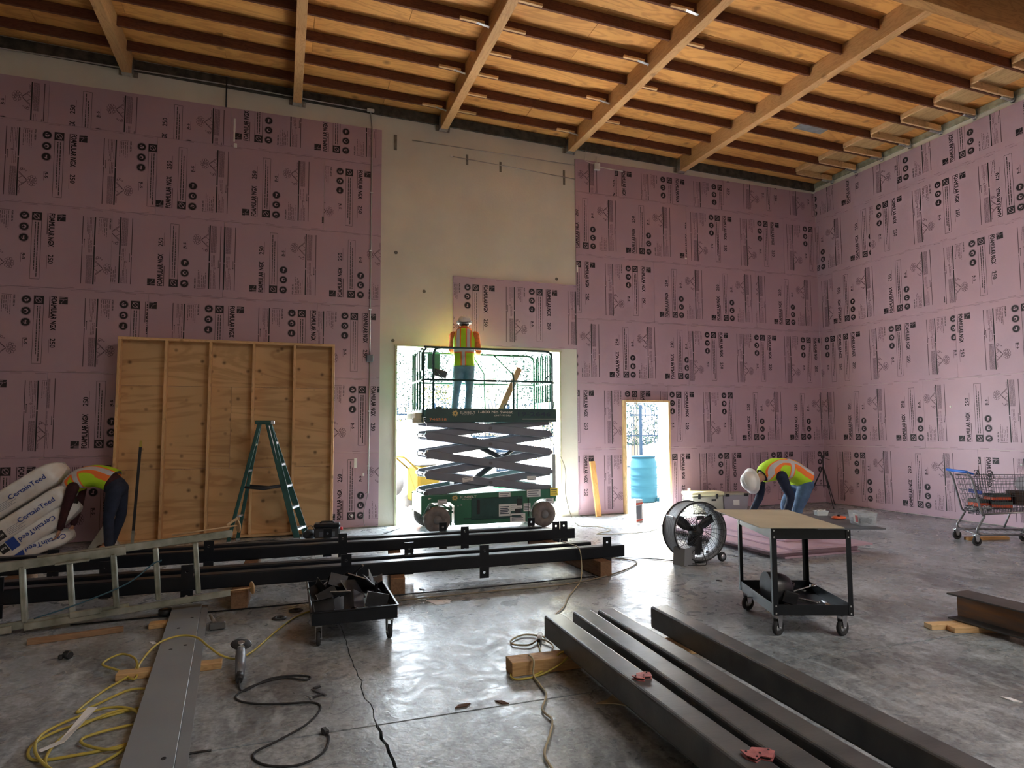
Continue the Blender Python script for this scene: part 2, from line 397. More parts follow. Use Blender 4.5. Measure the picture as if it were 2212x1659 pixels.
def isq(u0, v0, s_, kind):
    n_ = 18   # dark square with a pale swoosh left out: drawn in runs of cells
    for i in range(n_):
        j0 = None
        for j in range(n_+1):
            x, y = (i+.5)/n_-.5, (j+.5)/n_-.5
            if kind == 'leaf': hole = (abs(math.hypot(x, y)-.30) < .035 and y-x < .42) or (abs(x+y*.9) < .045 and abs(x) < .3)
            else: hole = abs((x+.6)**2+(y-.6)**2-.72) < .035 or (x > -.1 and y < .1 and (j % 4 == 1) and abs(y) > .1)
            if j == n_: hole = True
            if not hole and j0 is None: j0 = j
            if hole and j0 is not None: irect(u0+s_*i/n_, v0+s_*j0/n_, u0+s_*(i+1)/n_, v0+s_*j/n_); j0 = None
isq(0, .125, .105, 'swoosh'); isq(.295, .125, .12, 'leaf')
itext('FOAMULAR NGX', .132, .125, .49, .070, .0042); itext('250', .134, .735, .13, .064, .003)
iline((.222, .125), (.222, .44), .010); iline((.212, .75), (.212, .95), .004)
for q in ((.295, .125, .295, 1.10), (.41, .125, .41, 1.10), (.295, 1.10, .41, 1.10)): iline(q[:2], q[2:], .005, 0)
def dashes(u, v0, v1, w, m=1, gap=.012):
    v = v0
    while v < v1:
        l = ri.uniform(.02, .075); iline((u, v), (u, min(v+l, v1)), w, m); v += l+gap
dashes(.335, .27, 1.07, .011, 0, .006); dashes(.368, .27, .97, .011, 0, .006)
for k, cv in enumerate((.185, .35, .51)):
    iring(.505, cv, .046, .056, 20); iring(.505, cv, .060, .063, 20, 1)
    iring(.505, cv, .028, .047, 14)
    if k == 0: iline((.48, cv-.02), (.53, cv), .016, 0); iline((.50, cv-.03), (.50, cv+.03), .006, 0)
    if k == 1: iring(.512, cv+.004, .0, .017, 8)
    if k == 2: irect(.478, cv-.02, .496, cv+.02); irect(.512, cv-.028, .530, cv+.01)
itext('R-5', .475, .735, .09, .036, .003); iline((.527, .74), (.527, .87), .004); iline((.522, .735), (.522, .75), .016)
itext('FOR USE IN', .640, .125, .16, .020, .002)
iline((.675, .125), (.80, .125), .005)
for k, l in enumerate((.27, .25, .22, .18, .24)): dashes(.695+.025*k, .14, .14+l, .007)
iline((.845, .125), (.845, .545), .018, 0); iline((.845, .56), (.845, 1.13), .018, 0)
iline((1.0, .125), (1.0, .545), .011, 1); iline((1.0, .56), (1.0, 1.13), .011, 1)
for k in range(7): dashes(.868+.0115*k, .70, 1.125, .0055, 1, .004)
for k in range(5): dashes(.872+.018*k, .13, .13+(.30, .2, .34, .26, .22)[k], .005, 1, .006)
for k in range(3): dashes(.878+.02*k, .48, .66, .005, 1, .008)
iring(.925, .455, .008, .013, 10, 1); iring(.975, .47, 0, .008, 8, 0); iline((.975, .48), (.975, .59), .006, 0)
# outline of a leafy cluster on crossed stalks
for k in range(9):
    a = 2*PI*k/9; iring(.665+.048*math.cos(a)*.9, .89+.062*math.sin(a), .0155, .0205, 10, 1)
for cu, cv in ((.65, .875), (.665, .91), (.685, .885), (.655, .90)): iring(cu, cv, .0115, .016, 8, 1)
for q in ((.725, .89, .83, .98), (.725, .89, .83, .79), (.733, .905, .83, 1.0), (.735, .875, .83, .77), (.79, .94, .835, .90), (.79, .84, .835, .87)): iline(q[:2], q[2:], .006)
for k in range(4): iring(.822, 1.02+.022*k, .008, .0115, 8, 1)
for cu, cv, r_ in ((.80, .725, .02), (.775, .73, .016), (.81, .745, .014), (.745, .75, .010)): iring(cu, cv, r_-.005, r_, 9, 1)
for u_ in (.35, .75, 1.05):
    iline((u_, .022), (u_+.14, .022), .003); iline((u_+.03, 1.20), (u_+.15, 1.20), .003)
def clip(poly, x0, y0, x1, y1):
    for ax, lim, sg in ((0, x0, 1), (0, x1, -1), (1, y0, 1), (1, y1, -1)):
        out = []
        for i in range(len(poly)):
            p, q = poly[i-1], poly[i]; ip, iq = (p[ax]-lim)*sg >= 0, (q[ax]-lim)*sg >= 0
            if ip != iq:
                t = (lim-p[ax])/(q[ax]-p[ax]); out.append((p[0]+(q[0]-p[0])*t, p[1]+(q[1]-p[1])*t))
            if iq: out.append(q)
        poly = out
        if len(poly) < 3: return None
    return poly
ib = [(m, p, min(q[0] for q in p), max(q[0] for q in p), min(q[1] for q in p), max(q[1] for q in p)) for m, p in INKP]
def foam_sheet(parent, P, a0, a1, z0, z1, orient, ta, vbase, holes=(), printed=True):
    """sheet from a0 to a1 along the wall (a grows to the right), P(a, out, z) -> world; ta = a of the brand lettering"""
    out = random.uniform(0, .004); g_ = .0018; mb = MB()
    xs = [a0+g_] ; 
    rects = [(a0+g_, a1-g_, z0+g_, z1-g_)]
    for h in holes:
        nr = []
        for r in rects:
            if h[0] >= r[1] or h[1] <= r[0] or h[2] >= r[3] or h[3] <= r[2]: nr.append(r); continue
            if h[0] > r[0]: nr.append((r[0], h[0], r[2], r[3]))
            if h[1] < r[1]: nr.append((h[1], r[1], r[2], r[3]))
            if h[3] < r[3]: nr.append((max(r[0], h[0]), min(r[1], h[1]), h[3], r[3]))
        rects = nr
    for r in rects:
        pts = [P(a, o, z) for a in r[:2] for o in (-T+.001, out) for z in r[2:]]
        b = len(mb.v); mb.v += [tuple(p) for p in pts]
        for q in ((0, 1, 3, 2), (4, 6, 7, 5), (0, 4, 5, 1), (2, 3, 7, 6), (0, 2, 6, 4), (1, 5, 7, 3)): mb.quad(*[b+i for i in q])
    o = mb.build('foam_panel', M_FOAM, parent)
    if not printed: return o
    pr = MB()
    off = .166
    k0 = math.floor((a0-ta)/R4)-1; k1 = math.ceil((a1-ta)/R4)+1
    for k in range(k0, k1+1):
        tk = ta+k*R4
        for m, p, u0, u1, v0, v1 in ib:
            if orient == 'U': A0, A1, Z0, Z1 = tk+u0-off, tk+u1-off, vbase+v0, vbase+v1
            else: A0, A1, Z0, Z1 = tk-u1+off, tk-u0+off, vbase-v1, vbase-v0
            for r in rects:
                if A1 <= r[0] or A0 >= r[1] or Z1 <= r[2] or Z0 >= r[3]: continue
                q = [(tk+x-off, vbase+y) for x, y in p] if orient == 'U' else [(tk-x+off, vbase-y) for x, y in p]
                if A0 < r[0] or A1 > r[1] or Z0 < r[2] or Z1 > r[3]: q = clip(q, r[0], r[2], r[1], r[3])
                if q: pr.poly([P(x, out+.0012, y) for x, y in q], mi=m)
    pr.build('printing', [M_INK, M_INK2], o)
    return o
PB = lambda a, o, z: (a, YB-o, z)
PR = lambda a, o, z: (XR-o, -a, z)      # a = -Y, so it grows to the right in view
rows_b = [
 (5, -5.78, -3.31, 'U', -4.2, .5), (5, -3.31, -.85, 'U', -3.01, .5), (5, -.85, 1.53, 'U', -.63, 0),
 (4, -6.6, -4.32, 'D', -4.19, 0), (4, -4.32, -1.88, 'D', -2.97, 0), (4, -1.88, .59, 'U', -1.71, 0), (4, .59, 1.53, 'D', 1.18, 0),
 (3, -4.88, -2.44, 'D', -3.2, 0), (3, -6.6, -4.88, 'D', -5.64, 0), (3, -2.44, -.91, 'U', -1.79, 0), (3, -.91, 1.53, 'U', -.36, 0),
 (2, -6.6, -4.37, 'D', -4.35, 0), (2, -4.37, -1.93, 'D', -3.13, 0), (2, -1.93, .51, 'D', -.76, 0), (2, .51, 1.53, 'D', 1.29, 0),
 (1, -5.6, -3.17, 'D', -3.82, 0), (1, -3.17, -.73, 'U', -2.69, 0), (1, -.73, 1.53, 'D', 1.43, 0),
 (0, -6.6, -4.44, 'D', -4.65, 0), (0, -4.44, -2, 'D', -3.43, 0), (0, -2, .44, 'U', -.32, 0), (0, .44, 1.53, 'U', .9, 0),
 (5, 5.17, 6.02, 'U', 4.79, .5), (5, 6.02, 8.52, 'D', 7.44, 0), (5, 8.52, XR, 'D', 8.68, .5),
 (4, 5.17, 7.63, 'U', 6.41, 0), (4, 7.63, 10.07, 'D', 8.57, 0), (4, 10.07, XR, 'D', 11.0, 0),
 (3, 5.17, 6.85, 'D', 5.4, 0), (3, 6.85, 9.3, 'U', 7.13, 0), (3, 9.3, XR, 'U', 9.92, 0),
 (2, 5.17, 7.61, 'U', 6.01, 0), (2, 7.61, 10.05, 'D', 8.4, 0), (2, 10.05, XR, 'D', 10.84, 0),
 (1, 5.17, 7.11, 'D', 5.34, 0), (1, 7.11, 8.7, 'D', 7.55, 0), (1, 8.7, XR, 'U', 9.02, 0),
 (0, 5.17, 6.09, 'D', 5.32, 0), (0, 7.12, 9.13, 'D', 7.43, 0), (0, 9.13, XR, 'D', 9.96, 0)]
ZTB = 6.73
for k, a0, a1, o_, ta, vo in rows_b:
    z0, z1 = (k*R4 if k else .01), ((k+1)*R4 if k < 5 else ZTB)
    if k == 5: vb = (z0-(.55 if vo else 0)) if o_ == 'U' else ((z1+.02) if not vo else z0+R4)
    else: vb = z0 if o_ == 'U' else (k+1)*R4
    foam_sheet(wall_b, PB, a0, a1, z0, z1, o_, ta, vb, holes=[(6.09, 7.12, -1, 2.13)] if k == 1 else [])
foam_sheet(wall_b, PB, 2.79, 5.168, 3.07, 4.285, 'D', 3.39, 4.285)
rows_r = [
 (5, 10.94, 9.94, 'U', 10.06, 0), (5, 9.94, 8.92, 'D', 9.82, .5), (5, 8.92, 6.48, 'U', 7.85, 0), (5, 6.48, 4.04, 'U', 6.63, 0),
 (4, 10.94, 9.57, 'U', 9.89, 0), (4, 9.57, 7.14, 'D', 9.01, 0), (4, 7.14, 4.7, 'U', 7.12, 0),
 (3, 10.94, 10.55, 'D', 10.0, 0), (3, 10.55, 8.1, 'U', 10.39, 0), (3, 8.1, 5.66, 'D', 7.24, 0),
 (2, 10.94, 10.34, 'D', 10.41, 0), (2, 10.34, 7.94, 'D', 10.07, 0), (2, 7.94, 5.5, 'D', 7.84, 0),
 (1, 10.94, 8.6, 'U', 10.24, 0), (1, 8.6, 6.16, 'U', 9.03, 0), (1, 6.16, 4.0, 'U', 6.59, 0),
 (0, 10.94, 9.89, 'D', 10.99, 0), (0, 9.89, 7.67, 'U', 8.94, 0), (0, 7.67, 5.2, 'D', 7.5, 0)]
for k, y0, y1, o_, ty, vo in rows_r:
    z0, z1 = (k*R4 if k else .01), ((k+1)*R4 if k < 5 else 6.76)
    if k == 5: vb = z0 if o_ == 'U' else z0+R4
    else: vb = z0 if o_ == 'U' else (k+1)*R4
    foam_sheet(wall_r, PR, -y0, -y1, z0, z1, o_, -ty, vb)
for k in range(6):   # sheets that run on outside the frame, towards the camera and past it
    y = (5.2, 4.0, 5.5, 5.66, 4.7, 4.04)[k]
    for j in range(5):
        o_ = 'UD'[(j+k) % 2]; foam_sheet(wall_r, PR, -y, -y+2.44, (k*R4 if k else .01), min((k+1)*R4, 6.76), o_, -y+.5+.2*k, k*R4 if o_ == 'U' else (k+1)*R4, printed=j < 2); y -= 2.44
# small dabs of foam adhesive and scraps on the sheets
M_GLUE = mat('white_sealant', (.85, .83, .78, 1), .6)
gl = MB()
for x, z, w_, h_ in ((-.80, 6.45, .03, .22), (-.80, 6.27, .025, .18), (-.78, 6.12, .05, .07), (1.15, 1.05, .05, .16), (1.28, .86, .03, .05), (7.6, 5.0, .05, .03), (5.19, 4.6, .03, .14)):
    gl.box((x, YB-.006, z), (w_, .012, h_), ch=.004)
for x, z in ((5.5, .55), (1.1, .2)): gl.lathe([(.02, 0), (.012, .008)], Mx((x, YB-.003, z), (PI/2, 0, 0)), 10)
o = gl.build('sealant_dabs', M_GLUE, wall_b); o['kind'] = 'stuff'
gl = MB()
for y, z in ((6.9, .85), (6.3, .86), (8.1, 1.95), (7.0, 1.0)): gl.lathe([(.02, 0), (.014, .008)], Mx((XR-.003, y, z), (0, -PI/2, 0)), 12)
o = gl.build('sealant_dabs', M_GLUE, wall_r); o['kind'] = 'stuff'
# dark grimy wall plates under the roof deck
struct(MB().beam((-6.6, YB+T-.02, 7.26), (XR, YB+T-.02, 6.87), .045, .17).build('trim_2', M_PDIRT))
struct(MB().beam((XR+T-.02, YB, 6.90), (XR+T-.02, -6.9, 6.90), .045, .10).build('trim_3', mat('dusty_timber', (.32, .31, .22, 1), .9, var=.4, vscale=8)))

# ---------------------------------------------------------------- doorway frame
dr = D.objects.new('door_1', None); COL.objects.link(dr); struct(dr)
M_DFR = wood('door_lumber', (.88, .64, .34, 1), (.70, .45, .2, 1), 2, 9, .4, .6, 4)
for x in (6.12, 7.09): MB().box((x, YB+.05, 1.065), (.045, .26, 2.13), ch=.003).build('door_jamb', M_DFR, dr)
MB().box((6.605, YB+.05, 2.115), (.92, .26, .045), ch=.003).build('door_head', M_DFR, dr)
MB().box((6.40, YB+.02, 2.085), (.07, .05, .03)).box((6.80, YB+.02, 2.088), (.03, .05, .02)).build('strike_block', M_DARK, dr)
MB().box((6.605, YB+.2, .012), (.98, .2, .024), ch=.004).build('threshold', M_GALV, dr)

# ================================================================ roof
SL = .024; ang = math.atan(SL)
ceil = MB().box((0, 0, 0), (.01, .01, .01)) ; ceil = MB()
ceil.box((2.2, 2.2, .09), (18.6, 18.6, .12))
ceiling = struct(ceil.build('ceiling', M_PLY)); ceiling.location = (0, 0, 7.22); ceiling.rotation_euler = (0, ang, 0)
sheetm = MB().box((0, 0, 0), (2.434, 1.215, .018), ch=.002).mesh('plywood_sheet', M_PLY)
rr = random.Random(5)
for i in range(8):
    for j in range(13):
        x = -6.0+2.44*i+(1.22 if j % 2 else 0)-1.0; y = 10.36-1.22*j
        o = link('plywood_sheet', sheetm, ceiling, (x, y, .012+rr.uniform(-.001, .001)))
        if rr.random() < .5: o.rotation_euler.z = PI
BX = [-4.75, -2.3, .15, 2.6, 5.05, 7.5]
beamm = MB().box((0, 0, -.15), (.135, 5.62, .30), ch=.006).mesh('roof_beam', M_BEAM)
for x in BX:
    link('roof_beam', beamm, ceiling, (x, 8.12, 0))
gird = MB().box((2.2, 5.265, -.25), (18.4, .135, .52), ch=.006).build('girder', wood('girder_wood', (.50, .27, .10, 1), (.30, .14, .05, 1), 0, 6, .2, .6, 2), ceiling)
# bay beyond the girder, seen only from other places
for x in BX: link('roof_beam', MB().box((0, 0, -.15), (.135, 12.0, .30)).mesh('roof_beam', M_BEAM), ceiling, (x, -.85, 0))
JY = [10.45-.605*k for k in range(9)]
ends = [-6.6]+BX+[XR+.0]
jm_cache = {}
hang = MB().box((0, 0, -.055), (.10, .048, .11)).mesh('strap', M_GALV)
wedge = MB().box((0, 0, -.020), (.34, .04, .035), ch=.003).mesh('nailer', M_NEWX)
strapm = MB().beam((-.16, 0, .0), (.09, 0, -.035), .042, .004).beam((.09, 0, -.035), (.09, 0, -.05), .042, .004).mesh('joist_hanger', M_GALV)
for b in range(len(ends)-1):
    x0, x1 = ends[b]+.068, ends[b+1]-.068
    if b == len(ends)-2: x1 = XR+.01
    L_ = x1-x0; key = round(L_, 2)
    if key not in jm_cache: jm_cache[key] = MB().box((0, 0, -.07), (L_, .040, .14), ch=.003).mesh('joist', M_JOIST)
    for k, y in enumerate(JY):
        if y < 5.35: continue
        link('joist', jm_cache[key], ceiling, ((x0+x1)/2, y, 0))
        if b in (3, 4, 5) :
            if b in (3, 4) and k % 2 == (0 if b == 3 else 0):
                link('nailer', wedge, ceiling, (x1-.24, y-.045, -.115)); link('joist_hanger', strapm, ceiling, (x1-.09, y-.045, -.14))
            if b in (4, 5) and k % 2 == 1:
                link('nailer', wedge, ceiling, (x0+.22, y-.045, -.115))
            if b == 4 and k % 2 == 0: link('nailer', wedge, ceiling, (x0+.22, y-.045, -.115))
    for k in range(14):
        y = 5.0-.605*k
        if y > -6.8: link('joist', jm_cache[key], ceiling, ((x0+x1)/2, y, 0))
# fresh sister pieces, blocking and hangers along the right wall
sis = MB().box((0, 0, -.075), (.62, .038, .115), ch=.003).mesh('sister_block', M_NEWX)
sis2 = MB().box((0, 0, -.085), (.36, .038, .10), ch=.003).mesh('sister_block', M_NEWX)
blk = MB().box((0, 0, -.045), (.04, .52, .085), ch=.003).mesh('blocking', M_NEWY)
blkply = MB().box((0, 0, -.012), (.62, .555, .014)).mesh('patch_panel', wood('patch_ply', (.62, .42, .20, 1), (.40, .25, .10, 1), 1, 4, .3, .6, 4))
gus = MB().box((-.10, 0, -.13), (.22, .05, .05), ch=.003).cyl((.05, 0, -.175), (.05, 0, -.13), .028, n=10).box((.05, 0, -.10), (.05, .06, .10)).mesh('joist_hanger', M_GALV)
for k, y in enumerate(JY):
    link('sister_block', sis, ceiling, (10.30, y-.042, 0)); link('sister_block', sis2, ceiling, (10.72, y-.055, 0))
    link('blocking', blk, ceiling, (9.98, y-.30, 0)); link('joist_hanger', gus, ceiling, (10.90, y-.02, 0))
    link('patch_panel', blkply, ceiling, (10.32, y-.30, 0))
MB().box((0, 0, -.003), (.62, .40, .006)).build('patch_plate', mat('grey_patch', (.26, .27, .29, 1), .6, var=.3, vscale=8), ceiling, (8.95, 8.85, 0))
# beam hangers on the back wall
hm = MB()
for sx in (-1, 1): hm.box((sx*.072, -.05, -.17), (.006, .12, .25)); hm.box((sx*.10, .03, -.16), (.06, .006, .26))
hm.box((0, -.05, -.298), (.15, .12, .008)); hme = hm.mesh('beam_hanger', M_GALV)
for x in BX: link('beam_hanger', hme, ceiling, (x, YB-.02, 0))
# ================================================================ long black steel tubes with bolt tabs, on timbers
M_DRILL = mat('bright_hole_rim', (.75, .75, .76, 1), .4, .6)
def tab_mesh(up):   # flat plate with a hole: eight quads round an octagon
    mb = MB(); w, h, t = .10, .115, .010; n = 16
    pts = []
    for k in range(n):
        a = 2*PI*k/n; c, s = math.cos(a), math.sin(a); m = max(abs(c), abs(s)); pts.append(((c/m*w/2, s/m*h/2), (c*.014, s*.014)))
    for y in (-t/2, t/2):
        for k in range(n):
            a, b = pts[k], pts[(k+1) % n]; q = [(a[0][0], y, a[0][1]), (b[0][0], y, b[0][1]), (b[1][0], y, b[1][1]), (a[1][0], y, a[1][1])]
            mb.poly(q if y < 0 else q[::-1])
    for k in range(n):
        a, b = pts[k], pts[(k+1) % n]
        mb.poly([(a[0][0], -t/2, a[0][1]), (a[0][0], t/2, a[0][1]), (b[0][0], t/2, b[0][1]), (b[0][0], -t/2, b[0][1])])
        mb.poly([(a[1][0], -t/2, a[1][1]), (b[1][0], -t/2, b[1][1]), (b[1][0], t/2, b[1][1]), (a[1][0], t/2, a[1][1])])
    return mb.mesh('bolt_tab', M_BLK)
TABM = tab_mesh(1)
def hollow(L_, w, h, t, r=.012, mats=M_BLK, name='tube_body'):
    """hollow rectangular section along x from 0 to L_, top at z=0"""
    def ring(w_, h_, r_):
        p = []
        for cx, cz, a0 in ((w_/2-r_, -r_-(h-h_)/2, 0), (-w_/2+r_, -r_-(h-h_)/2, 90), (-w_/2+r_, -h+r_+(h-h_)/2, 180), (w_/2-r_, -h+r_+(h-h_)/2, 270)):
            for k in range(4): a = math.radians(a0+30*k); p.append((cx+r_*math.cos(a), cz+r_*math.sin(a)))
        return p
    o_, i_ = ring(w, h, r), ring(w-2*t, h-2*t, max(.003, r-t))
    mb = MB(); R_ = lambda p, x: [(x, q[0], q[1]) for q in p]
    mb.rings([R_(o_, 0), R_(o_, L_), R_(i_, L_), R_(i_, 0)], closed=True, sm=False)
    return mb.mesh(name, mats)
def steel_tube(x0, x1, y, tabs, label, tabs_dn=True):
    t = thing('steel_tube', label, 'steel tube', (x0, y, .295), 0, 'long black tubes with bolt tabs')
    link('tube_body', hollow(x1-x0, .127, .13, .006), t)
    for tx, f in tabs:
        link('bolt_tab', TABM, t, (tx-x0, f*.069, .045)); link('bolt_tab', TABM, t, (tx-x0, f*.069, -.175))
    return t
steel_tube(-2.6, 3.64, 6.593, [(-2.18, -1), (-.77, -1), (.61, -1), (2.0, -1), (3.42, -1)], 'long black steel tube with tabs, nearest of the four on timbers, ending furthest right')
steel_tube(-2.9, 3.38, 6.90, [(-1.5, 1), (1.3, 1)], 'black steel tube lying directly behind the nearest tabbed tube')
steel_tube(-2.7, 3.64, 7.90, [(-2.15, -1), (-.72, -1), (.69, -1), (2.15, -1), (3.37, -1), (3.48, -1)], 'black tabbed steel tube crossing in front of the green scissor lift')
steel_tube(-2.9, 3.30, 8.21, [(.55, 1), (1.98, 1), (3.20, 1)], 'rearmost black steel tube, closest to the scissor lift wheels')
M_TIMB = wood('worn_timber', (.26, .15, .085, 1), (.15, .08, .045, 1), 1, 8, .4, .75, 4)
for x, lab in ((-2.45, 'brown timber bearer under the black tubes beside the aluminium ladder'), (-.3, 'brown timber bearer under the black tubes beside the ladder foot'),
               (1.22, 'brown timber bearer under the black tubes behind the cart of steel scrap'), (3.28, 'brown timber bearer under the right end of the black tubes')):
    o = MB().box((x, 7.35, .0825), (.14, 1.95, .161), ch=.006, rot=(0, 0, {-2.45: .04, -.3: -.03, 1.22: -.14, 3.28: .05}[x])).build('timber_bearer', M_TIMB)
    tag(o, lab, 'timber', 'timber bearers under the black tubes')

# ---------------------------------------------------------------- four big unpainted tubes in the foreground
HS = [(1.815, 4.44, 1.755, .145, 'dark unpainted steel tube, leftmost of four, carrying two red magnets'),
      (2.05, 4.46, 1.94, .155, 'dark steel tube, second from the left of the four foreground tubes'),
      (2.245, 4.44, 2.165, .14, 'dark steel tube, third from the left of the four foreground tubes'),
      (2.66, 4.38, 2.565, .145, 'dark steel tube set apart on the right of the four foreground tubes')]
for x0, y0, x1, w, lab in HS:
    t = thing('box_section', lab, 'steel tube', (x0+w/2, y0, .25), 0, 'four dark steel tubes in the foreground')
    dx = (x1-x0)/2.25; a = math.atan2(-1, dx); t.rotation_euler = (0, 0, a)
    link('tube_body', hollow(3.6, w, .16, .009, .018, M_MILL), t)
M_BLKW = mat('cut_timber', (.55, .34, .17, 1), .7)
def lumber(name, label, c, d, rz=0, m=None, group=None, rot=None, cat='lumber'):
    ax = 0 if d[0] >= d[1] else 1
    o = MB().box((0, 0, 0), d, ch=.003).build(name, m or (M_NEWX if ax == 0 else M_NEWY), None, c, rot or (0, 0, rz)); return tag(o, label, cat, group)
lumber('timber_block', 'tan timber block under the left ends of the foreground steel tubes', (2.14, 4.10, .045), (1.42, .14, .088), -.03, wood('aged_lumber', (.62, .40, .19, 1), (.40, .22, .09, 1), 0, 9, .5, .7, 4))
lumber('timber_block', 'timber bearer under the near ends of the foreground steel tubes', (2.15, 1.75, .045), (1.5, .14, .088), .02, MATS['aged_lumber'])
# welding magnets
M_RED = mat('dull_red_paint', (.42, .13, .13, 1), .6, var=.35, vscale=40, bump=.3, bscale=120)
def magnet(loc, rz, label, s_=1.):
    t = thing('welding_magnet', label, 'magnet', loc, rz, 'red arrow-shaped welding magnets')
    P_ = [(-.055, -.01), (-.06, .028), (-.03, .022), (-.012, .045), (.045, .035), (.06, .012), (.03, -.035), (-.005, -.018), (-.03, -.04)]
    P_ = [(x*s_, y*s_) for x, y in P_]
    MB().prism(P_, .013, .017).build('face_plate', M_RED, t); MB().prism(P_, 0, .004).build('face_plate', M_RED, t)
    MB().prism([(x*.82, y*.82) for x, y in P_], .004, .013).build('magnet_core', M_DARK, t)
    for x, y in ((-.045, .012), (.04, .02), (-.02, -.024), (.0, .0)): MB().lathe([(.0045, 0), (.0045, .003)], Mx((x*s_, y*s_, .017)), 8).build('rivet', M_DARK, t)
magnet((1.865, 3.16, .2505), .2, 'small red welding magnet further away on the leftmost foreground tube')
magnet((1.87, 2.26, .2505), -.3, 'red welding magnet close to the bottom edge on the leftmost foreground tube', 1.15)
# cardboard scrap poking out
o = MB().prism([(1.75, 3.50), (1.83, 3.52), (1.92, 3.60), (2.0, 3.5), (1.93, 3.38), (1.85, 3.46)], .002, .008).build('cardboard_scrap', mat('cardboard', (.58, .50, .33, 1), .8, var=.2, vscale=20))
tag(o, 'torn pointed cardboard scrap poking out beside the leftmost foreground tube', 'cardboard')
# dark thin plate lying between the third and fourth tube
o = MB().box((2.50, 3.2, .006), (.10, 2.2, .01)).build('steel_strip', mat('dusty_strip', (.15, .15, .15, 1), .6, var=.4, vscale=9)); tag(o, 'thin grey steel strip on the floor between the foreground tubes', 'steel strip')

# ---------------------------------------------------------------- wide flange beam on two boards
t = thing('steel_beam', 'rusty brown steel I-beam lying on two boards at the right edge', 'steel beam', (5.245, 3.90, .045), 0)
M_RUST = mat('rusty_steel', (.10, .095, .09, 1), .6, .3, var=.5, vscale=4, col2=(.32, .14, .05, 1), stretch=(3, .5, 3), bump=.1)
M_RUST2 = mat('dark_flange_steel', (.11, .105, .10, 1), .5, .4, var=.4, vscale=4, col2=(.06, .055, .05, 1))
MB().box((0, -1.3, .0065), (.245, 2.6, .013), ch=.003).build('flange', M_RUST2, t)
MB().box((0, -1.3, .200), (.245, 2.6, .013), ch=.003).build('flange', M_RUST2, t)
MB().box((0, -1.3, .103), (.009, 2.6, .182)).build('web', M_RUST, t)
lumber('board', 'short pale board under the I-beam, the further of two', (5.13, 3.80, .0215), (.56, .085, .042), -.24, None, 'boards under the I-beam')
lumber('board', 'short pale board under the I-beam, the nearer of two', (5.24, 3.66, .0215), (.60, .085, .042), -.30, None, 'boards under the I-beam')
lumber('board', 'timber under the far end of the I-beam, outside the frame', (5.24, 1.7, .0215), (.5, .09, .042), 0, None)

# ---------------------------------------------------------------- long perforated plate on wood, left foreground
t = thing('steel_plate', 'long dull grey steel plate with punched holes on wood blocks', 'steel plate', (-.62, 4.6, .052), 0)
a = .067; t.rotation_euler = (0, 0, a)
M_PLATE = mat('dull_plate', (.26, .285, .30, 1), .42, .1, var=.35, vscale=2.2, col2=(.22, .24, .26, 1), bump=.04, bscale=90)
pm = MB(); ys = []; w_ = .125
holes = [(-.05, -1.15), (.055, -1.08), (-.045, .62), (.045, .68), (-.03, 1.15), (.05, 1.42), (-.05, -2.5)]
pm.box((-.125+.115, -.15, .004), (.23, 4.1, .008), ch=.002)
pm.build('plate', M_PLATE, t)
MB().box((.134, -.15, -.010), (.055, 4.06, .005)).build('side_lip', M_PLATE, t)
for x, y in holes: MB().lathe([(.013, 0), (.010, .0006)], Mx((x, y, .0083), (0, 0, 0)) @ Matrix.Diagonal((1, 1.4, 1, 1)), 10).build('punched_hole', M_DARK, t)
lumber('wood_block', 'short wood block under the long grey plate, by the yellow cord', (-.66, 4.90, .022), (.62, .095, .042), .02, MATS['aged_lumber'])
lumber('wood_block', 'wood block under the far end of the long grey plate', (-.80, 6.05, .022), (.36, .09, .042), 0, MATS['aged_lumber'])
lumber('timber_strip', 'brown timber strip alone on the floor in front of the ladder', (-1.46, 5.96, .022), (.62, .045, .042), .20, wood('red_brown_lumber', (.34, .21, .12, 1), (.22, .12, .07, 1), 0, 9, .2, .7, 5))

# ---------------------------------------------------------------- bent grille-like dark strip under the near black tube
o = MB().tube([(-1.6, 6.33, .012), (.2, 6.36, .012), (1.9, 6.35, .012), (3.2, 6.4, .012)], .006, 6).build('steel_rod', M_BLK); tag(o, 'thin dark rod on the floor along the nearest black tube', 'rod')

